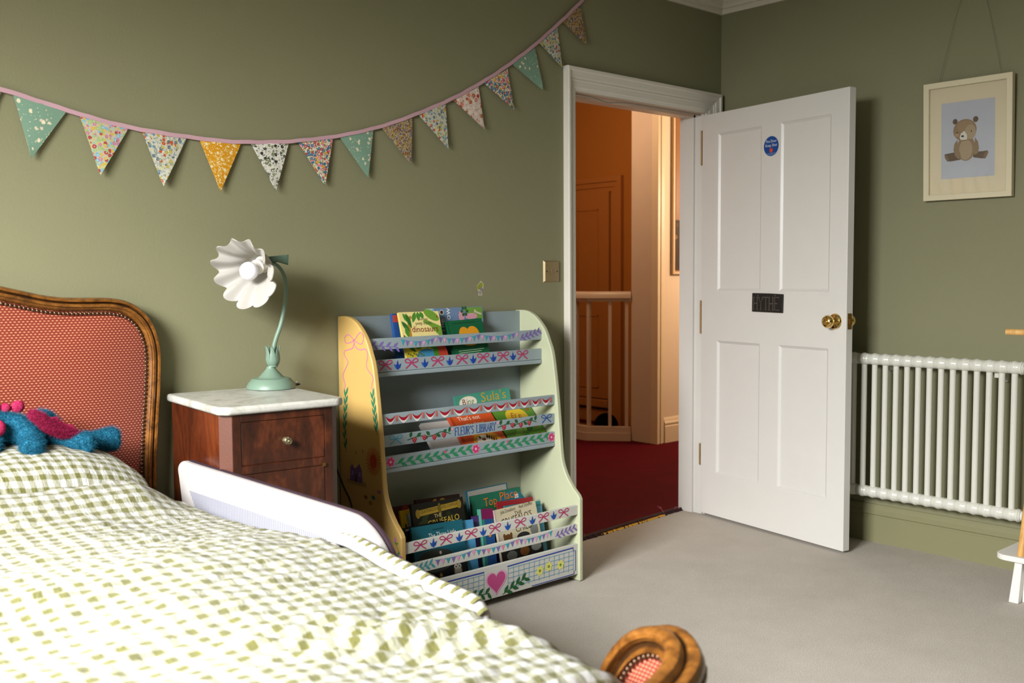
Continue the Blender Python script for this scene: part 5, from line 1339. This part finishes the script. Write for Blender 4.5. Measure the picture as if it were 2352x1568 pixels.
pq = thing('name_plaque', 'small black slate plaque lettered HYTHE on the white door', 'plaque', dpt(.434, 1.046, 0))
b = MB(); b.X = Matrix.Rotation(math.atan2(uy, ux), 4, 'Z')
b.prism([(-.0925, 0, -.041), (.0905, 0, -.043), (.0925, 0, .040), (.02, 0, .0425), (-.0915, 0, .0435)], (0, -.008, 0)); part('slate', b, plain('#1b1917', .55, var=.25, bump=.001, bscale=90), pq, bevel=.0015)
P = Paint(); P.hand('HYTHE', -.083, -.031, .056, .152, .0042, '#57514a', 1, .005); P.build('lettering', pq, dn * .0085, du, (0, 0, 1))
for s in (-.055, .047):
    b = MB(); b.X = Matrix.Rotation(math.atan2(uy, ux), 4, 'Z'); b.lathe([(0, 0), (.0036, 0), (.003, .0015), (0, .0018)], 10, (s, -.008, .033), (0, -1, 0), cap=False); part('screw', b, plain('#6d675c', .4, .6), pq)

# ================================================================== PICTURE OF A BEAR
pc = thing('bear_picture', 'white framed print of a sitting brown bear hanging on the right wall', 'picture', (-.004, -1.2205, 1.472))
tilt = Matrix.Rotation(math.radians(-2.2), 4, 'Y')
PW, PH = .353, .474
def pb(*bx):
    m = MB(); m.X = tilt
    for a, c in bx: m.box(a, c)
    return m
hw = PW / 2; fw = .0235
fr_ = pb()
prof = [(0, -.006), (0, -.028), (.0015, -.030), (fw - .002, -.030), (fw, -.028), (fw, -.006)]
oc = [(-hw, 0), (hw, 0), (hw, PH), (-hw, PH)]; ic = [(1, 1), (-1, 1), (-1, -1), (1, -1)]; n = len(prof)
vs_ = [(x, y + s[0] * w, z + s[1] * w) for (y, z), s in zip(oc, ic) for w, x in prof]
fr_.add(vs_, [(i * n + k, i * n + (k + 1) % n, ((i + 1) % 4) * n + (k + 1) % n, ((i + 1) % 4) * n + k) for i in range(4) for k in range(n)])
part('frame', fr_, plain('#d8cdac', .5, var=.02), pc)
part('backing', pb(((-.010, -hw + .004, .004), (-.006, hw - .004, PH - .004))), plain('#6d5a40', .8), pc)
part('mount', pb(((-.0165, -hw + fw - .003, fw - .003), (-.0125, hw - fw + .003, PH - fw + .003))), M['matboard'], pc)
def pt(yy, z): return tilt.to_3x3() @ Vector((0, yy, z))
P = Paint(); P.rect(-.1065, .085, .1065, .388, '#b6b8bd', 0)
def bx_(x, y):
    k = (x - 255) / 385; top = 745 - 45 * k; bot = 1283 - 21 * k
    return (-.1065 + .213 * k, .085 + .303 * (bot - y) / (bot - top))
S = .213 / 385
FUR, FURD, FURL = '#8d7556', '#5f4c36', '#a79272'
for x, y, r in ((357, 872, 18), (505, 855, 19)): P.ell(*bx_(x, y), r * S, r * S * 1.1, FURD, .8)
P.poly([bx_(*p) for p in ((385, 1085), (300, 1100), (280, 1105), (283, 1130), (300, 1155), (330, 1155), (400, 1143))], FURD, .8); P.poly([bx_(*p) for p in ((490, 1090), (560, 1085), (590, 1080), (596, 1095), (575, 1138), (540, 1136), (488, 1128))], FURD, .8)
P.ell(*bx_(298, 1130), 11 * S, 24 * S, '#7d6144', 1.0, .5); P.ell(*bx_(577, 1110), 12 * S, 26 * S, '#7d6144', 1.0, -.5)
P.ell(*bx_(437, 1062), 66 * S, 90 * S, FUR, 1.2, n=28); P.ell(*bx_(435, 1072), 48 * S, 74 * S, FURL, 1.5, n=28)
P.poly([bx_(*p) for p in ((375, 1000), (352, 1030), (346, 1075), (358, 1115), (382, 1140), (402, 1130), (395, 1095), (378, 1060))], FUR, 1.8); P.poly([bx_(*p) for p in ((500, 985), (522, 1015), (530, 1060), (522, 1100), (498, 1112), (490, 1090), (498, 1050))], FUR, 1.8)
P.ell(*bx_(428, 932), 84 * S, 78 * S, FUR, 2.1, n=32); P.ell(*bx_(432, 905), 60 * S, 42 * S, '#9a7f5c', 2.3); P.ell(*bx_(468, 945), 40 * S, 52 * S, FURL, 2.3)
P.poly([bx_(*p) for p in ((425, 938), (443, 965), (445, 1000), (400, 1003), (390, 985), (400, 955))], '#d5cfc0', 2.6); P.ell(*bx_(412, 976), 11 * S, 7 * S, '#2f2822', 2.9)
for x, y in ((373, 950), (475, 939)): P.ell(*bx_(x, y), 4 * S, 6 * S, '#1d1814', 2.9, n=10)
P.ell(*bx_(372, 968), 14 * S, 12 * S, '#b08a68', 2.6)
P.build('print', pc, tilt.to_3x3() @ Vector((-.0166, 0, 0)), (0, -1, 0), tilt.to_3x3() @ Vector((0, 0, 1)), 'watercolour bear on a pale blue ground') if False else None
# the printed sheet reads from the room, so its horizontal axis runs towards -y
P2 = Paint(); P2.items = P.items
P2.build('print', pc, tilt.to_3x3() @ Vector((-.0168, 0, 0)), (0, -1, 0), tilt.to_3x3() @ Vector((0, 0, 1)), 'watercolour bear on a pale blue ground')
part('glass', pb(((-.0245, -hw + fw - .002, fw - .002), (-.0235, hw - fw + .002, PH - fw + .002))), M['glass'], pc)
for y in (.125, -.125):
    b = MB(); b.tube([(-.020, y, PH - .004), (-.010, y * .55, PH + .25), (.001, 0, 2.428 - 1.472)], .0006, 5); part('hanging_wire', b, plain('#5f5740', .6), pc)

# ================================================================== RADIATOR
ra = thing('column_radiator', 'white column radiator on the right wall behind the open door', 'radiator', (-.098, -1.10, .2))
L5 = ra.location
def section():
    b = MB()
    b.tube([(0, 0, .045), (0, 0, .60)], .0122, 14, cap=False)
    for zc in (.040, .610):
        prof = [(-.0239, .89), (-.0225, .95), (-.012, .96), (-.008, 1.03), (-.004, 1.09), (0, 1.10), (.004, 1.09), (.008, 1.03), (.012, .96), (.0225, .95), (.0239, .89)]
        sh = [(.0235 * math.cos(2 * PI * k / 20), .0245 * math.sin(2 * PI * k / 20)) for k in range(20)]
        vs_ = [(x * k, y, zc + z * k) for y, k in prof for x, z in sh]; n = 20
        b.add(vs_, [(i * n + k, i * n + (k + 1) % n, (i + 1) * n + (k + 1) % n, (i + 1) * n + k) for i in range(10) for k in range(n)] + [tuple(range(n)), tuple(range(10 * n, 11 * n))])
    me = b.mesh('column', M['radiator']); sharp(me, 50); return me
sme2 = section()
for k in range(17):
    o = put('column', sme2, ra); o.location = (0, (-.6875 - .0478 * k) + 1.10, 0)
yE = -.6875 - .0478 * 16 - .0239 + 1.10
for zc in (.040, .610):
    b = MB(); b.lathe([(0, 0), (.026, 0), (.026, .006), (.023, .008), (.023, .012), (.019, .014), (.019, .022), (.0, .022)], 20, (0, yE, zc), (0, -1, 0), cap=False); part('end_plug', b, M['radiator'], ra, smooth=True)
b = MB(); b.lathe([(0, 0), (.012, 0), (.012, .02), (.009, .022), (.009, .05), (0, .05)], 14, (0, yE - .022, .610), (0, -1, 0), cap=False); part('vent_nut', b, plain('#1d1c1a', .4), ra, 'black nut', smooth=True)
for yk in (.18, -.28):
    b = MB(); b.box((.018, yk - .012, .565), (.0975, yk + .012, .585)); b.box((.080, yk - .014, .545), (.0975, yk + .014, .60)); part('bracket', b, M['radiator'], ra)
for zc in (.04,):
    b = MB(); b.tube([(0, yE - .02, zc), (0, yE - .07, zc), (0, yE - .08, zc - .02), (0, yE - .08, -.2)], .0095, 10); part('pipe', b, M['radiator'], ra, smooth=True)

# ================================================================== CLOTHES RAIL AT THE FRAME EDGE
rk = thing('clothes_rail', 'child sized clothes rail with pine dowels on a white slatted base', 'clothes rail', (-.30, -1.85, 0))
L6 = rk.location
def rrect(x0, x1, y0, y1, r, z):
    o = []
    for cx_, cy_, a0 in ((x1 - r, y1 - r, 0), (x0 + r, y1 - r, PI / 2), (x0 + r, y0 + r, PI), (x1 - r, y0 + r, 1.5 * PI)):
        for k in range(7): a = a0 + PI / 2 * k / 6; o.append((cx_ + r * math.cos(a), cy_ + r * math.sin(a), z))
    return o
b = W(L6); b.prism(rrect(-.445, -.155, -2.22, -1.527, .045, .150), (0, 0, .020)); part('shelf', b, M['rackwhite'], rk, bevel=.003)
for sy in (-1.592, -2.15):
    for sx in (-1, 1):
        b = W(L6); x = -.30 + sx * .112; d = sx * .006
        b.add([(x + d - .016, sy - .022, 0), (x + d + .016, sy - .022, 0), (x + d + .016, sy + .012, 0), (x + d - .016, sy + .012, 0), (x - .016, sy - .030, .15), (x + .016, sy - .030, .15), (x + .016, sy - .004, .15), (x - .016, sy - .004, .15)], [(0, 3, 2, 1), (4, 5, 6, 7), (0, 1, 5, 4), (1, 2, 6, 5), (2, 3, 7, 6), (3, 0, 4, 7)]); part('leg', b, M['rackwhite'], rk, bevel=.003)
for y0, y1 in ((-1.612, -1.655), (-2.14, -2.09)):
    for sx in (-1, 1):
        b = W(L6); b.tube([(-.30 + sx * .115, y0 if sx < 0 else y0, .165), (-.30 + sx * .010, y1, .965)], .0135, 14); part('upright', b, M['pine'], rk, smooth=True)
b = W(L6); b.tube([(-.30, -1.497, .958), (-.30, -2.26, .958)], .0115, 14); part('rail', b, M['pine'], rk, smooth=True)
sb = thing('storage_box', 'white storage box with grey print tucked under the clothes rail shelf', 'box', (-.30, -1.85, 0))
b = MB()
bx = [(-.10, -.235), (.10, -.235), (.10, .235), (-.10, .235)]
for a, c in (((-.10, -.235, .001), (-.092, .235, .112)), ((.092, -.235, .001), (.10, .235, .112)), ((-.092, -.235, .001), (.092, -.227, .112)), ((-.092, .227, .001), (.092, .235, .112)), ((-.092, -.227, .001), (.092, .227, .008))): b.box(a, c)
part('body', b, M['rackwhite'], sb)
b = MB(); b.box((-.085, -.22, .010), (.085, .22, .122)); part('contents', b, plain('#a7a9a4', .8, var=.3), sb, 'grey folded cloth', bevel=.012)

# ================================================================== LANDING
ba = thing('balustrade', 'white painted landing balustrade round the stairwell seen through the doorway', 'balustrade', (1.12, 1.95, 0))
L7 = ba.location
pathb = [(1.105, 3.30), (1.105, 1.94), (1.300, 1.712)]
def offs(p0, p1, w):
    d = Vector((p1[0] - p0[0], p1[1] - p0[1], 0)).normalized(); return Vector((-d.y, d.x, 0)) * w
def run(name, half, z0, z1, mat, rounded=False):
    b = W(L7); mb_ = []
    A, B, C = [Vector((x, y, 0)) for x, y in pathb]
    n1 = offs(A, B, 1); n2 = offs(B, C, 1); nb = (n1 + n2).normalized(); k = 1 / nb.dot(n1)
    if rounded: sec_ = [(-1, 0), (-1, .55), (-.7, .85), (-.3, 1), (.3, 1), (.7, .85), (1, .55), (1, 0)]
    else: sec_ = [(-1, 0), (-1, 1), (1, 1), (1, 0)]
    vs_ = []
    for p, nv in ((A, n1), (B, nb * k), (C, n2)):
        for a, c in sec_: vs_.append(p + nv * half * a + Vector((0, 0, z0 + (z1 - z0) * c)))
    n = len(sec_)
    b.add(vs_, [(i * n + j, i * n + (j + 1) % n, (i + 1) * n + (j + 1) % n, (i + 1) * n + j) for i in range(2) for j in range(n)] + [tuple(range(n))[::-1], tuple(range(2 * n, 3 * n))])
    return part(name, b, mat, ba, smooth=rounded, deg=50)
BW = plain('#dbbfa8', .35, var=.03)
run('handrail', .032, 1.014, 1.062, BW, True); run('rail_fillet', .020, .992, 1.0145, BW)
run('base_rail', .028, .055, .098, BW); run('base_board', .036, 0, .056, BW)
sp_pts = [(1.204, 1.824), (1.281, 1.734), (1.107, 1.938), (1.105, 2.055), (1.105, 2.17), (1.105, 2.285), (1.105, 2.40), (1.105, 2.52), (1.105, 2.64), (1.105, 2.76), (1.105, 2.88), (1.105, 3.0)]
for i, (x, y) in enumerate(sp_pts):
    b = MB(); b.X = Matrix.Translation(Vector((x, y, 0)) - L7) @ Matrix.Rotation(0 if i > 1 else math.radians(-49), 4, 'Z')
    b.box((-.0115, -.0115, .096), (.0115, .0115, .994)); part('spindle', b, BW, ba)
# person on the stairs, only the crown of the head shows above the base rail
pe = thing('person', 'person with dark hair going down the stairs, head just above the balustrade base', 'person', (1.50, 2.12, -1.598))
def skin_obj(name, chains, mat, parent, sub=2):
    me = bpy.data.meshes.new(name); vs_ = []; es = []; rs = []
    for ch in chains:
        for i, (x, y, z, r) in enumerate(ch):
            vs_.append((x, y, z)); rs.append(r)
            if i: es.append((len(vs_) - 2, len(vs_) - 1))
    me.from_pydata(vs_, es, []); bm = bmesh.new(); bm.from_mesh(me); lay = bm.verts.layers.skin.verify()
    for v, r in zip(bm.verts, rs): v[lay].radius = (r, r) if not isinstance(r, tuple) else r
    bm.verts.ensure_lookup_table(); bm.verts[0][lay].use_root = True
    bmesh.ops.remove_doubles(bm, verts=bm.verts, dist=.0005); bm.to_mesh(me); bm.free(); me.materials.append(mat)
    o = put(name, me, parent); o.modifiers.new('skin', 'SKIN').use_smooth_shade = True
    s_ = o.modifiers.new('round', 'SUBSURF'); s_.levels = s_.render_levels = sub; return o
HZ = 1.725
pelv = (0, 0, .92, .125)
body_ = skin_obj('body', [[pelv, (0, 0, 1.10, .115), (0, 0, 1.30, .135), (0, 0, 1.42, .10), (0, 0, 1.49, .055), (0, -.01, 1.55, .055), (0, -.02, 1.61, .078), (0, -.015, 1.66, .062)],
    [pelv, (-.09, 0, .85, .09), (-.095, -.02, .47, .062), (-.095, 0, .10, .042), (-.095, -.10, .03, .035), (-.095, -.16, .025, .026)], [pelv, (.09, 0, .85, .09), (.095, -.02, .47, .062), (.095, 0, .10, .042), (.095, -.10, .03, .035), (.095, -.16, .025, .026)],
    [(0, 0, 1.42, .10), (-.17, 0, 1.40, .06), (-.22, .01, 1.12, .045), (-.23, -.05, .90, .034), (-.23, -.06, .80, .030)], [(0, 0, 1.42, .10), (.17, 0, 1.40, .06), (.22, .01, 1.12, .045), (.23, -.05, .90, .034), (.23, -.06, .80, .030)]], M['skin'], pe)
b = MB(); b.grid(lambda u, v: (.165 * math.cos(2 * PI * u) * (1 + .06 * v) * (1 if v < .9 else .85), .125 * math.sin(2 * PI * u) * (1 + .08 * v), .82 + .62 * v), 24, 8); part('shirt', b, M['shirt'], pe, smooth=True, deg=180)
b = MB(); b.ball((0, 0, 0), (.090, .098, .104), 24, 16); b.v = [Vector((p.x, p.y, p.z)) for p in b.v if True]
me = b.mesh('hair', M['hair'], True)
o = put('hair', me, pe, 'short black hair'); o.location = (0, .012, 1.632)
b = MB(); b.ball((0, -.085, 1.585), (.014, .020, .018), 10, 8)
for x in (-.085, .085): b.ball((x, -.01, 1.585), (.010, .020, .028), 10, 8)
part('face', b, M['skin'], pe, smooth=True)
for x in (-.03, .03):
    b = MB(); b.ball((x, -.088, 1.612), (.011, .006, .007), 10, 8); part('eye', b, plain('#1a120c', .2), pe, smooth=True)
lpic = thing('landing_picture', 'glazed dark picture in pale frame on the peach landing wall', 'picture', (1.62, 1.49, 1.18))
b = W(lpic.location)
for a, c in (((1.468, 1.468, 1.18), (1.488, 1.4895, 2.30)), ((1.83, 1.468, 1.18), (1.85, 1.4895, 2.30)), ((1.488, 1.468, 1.18), (1.83, 1.4895, 1.20)), ((1.488, 1.468, 2.28), (1.83, 1.4895, 2.30))): b.box(a, c)
part('frame', b, plain('#d8b58c', .45), lpic, bevel=.002)
b = W(lpic.location); b.box((1.488, 1.482, 1.20), (1.83, 1.489, 2.28)); pp = part('print', b, plain('#8a5526', .4), lpic, 'brown print with glass reflection painted in')
P = Paint(); P.rect(1.490, 1.21, 1.828, 1.56, '#3a2413', 0); P.rect(1.49, 1.56, 1.512, 2.27, '#7a3f10', 0); scatter_cols = ['#5a3a1c', '#2a1a10', '#7a5a34']  # upper strip: orange reflection in the glass, put into the print's colours
R = random.Random(2)
for _ in range(26): P.ell(R.uniform(1.50, 1.82), R.uniform(1.23, 1.54), R.uniform(.008, .02), R.uniform(.008, .02), R.choice(scatter_cols), .5 + .02 * _, n=8)
P.build('print_and_reflection', pp, Vector((0, 1.4815, 0)) - lpic.location, (1, 0, 0), (0, 0, 1))
# threshold: frayed edge of the crimson carpet, brass bar, loose threads
th = thing('threshold_bar', 'thin tarnished gold strip between crimson landing carpet and beige carpet', 'threshold strip', (-.6, .07, 0))
b = W(th.location); s_ = (.115 - .04) / (DR - DL)
b.add([(x, .04 + (x - DL) * s_ + dy, z) for x in (-.80, -.30) for dy, z in ((-.010, .0005), (-.006, .006), (.004, .008), (.010, .001))], [(0, 1, 5, 4), (1, 2, 6, 5), (2, 3, 7, 6), (0, 4, 7, 3), (0, 3, 2, 1), (4, 5, 6, 7)]); part('bar', b, M['gold'], th)
b = W(th.location); R = random.Random(11); vs_ = []
for k in range(91):
    x = DL + (DR - DL) * k / 90; y = .04 + (x - DL) * s_
    vs_ += [(x, y - .004 - R.random() * .010, .001), (x, y + .004, .010 + R.random() * .004), (x, y + .05, .003)]
b.add(vs_, [(i * 3 + k, i * 3 + k + 1, i * 3 + k + 4, i * 3 + k + 3) for i in range(90) for k in range(2)]); part('frayed_edge', b, plain('#2c070b', .95), th, 'dark frayed carpet edge')
for i, pts in enumerate(([(-.905, .06, .006), (-.89, .075, .018), (-.875, .09, .008), (-.885, .11, .006), (-.87, .13, .01)], [(-.30, .10, .008), (-.27, .14, .02), (-.265, .17, .03), (-.24, .17, .012), (-.215, .19, .008), (-.20, .205, .01)], [(-.20, .115, .005), (-.18, .125, .02), (-.165, .11, .01)])):
    o = tag(part('loose_thread', (lambda m: m.tube(cat_rom(pts, 5), .0013, 5))(MB()), plain('#a8606a', .9), smooth=True), ['pale pink loose thread beside the bookcase foot on crimson carpet', 'long pale loose thread by the door jamb on crimson carpet', 'short pale loose thread below the door hinge'][i], 'thread', 'loose carpet threads')
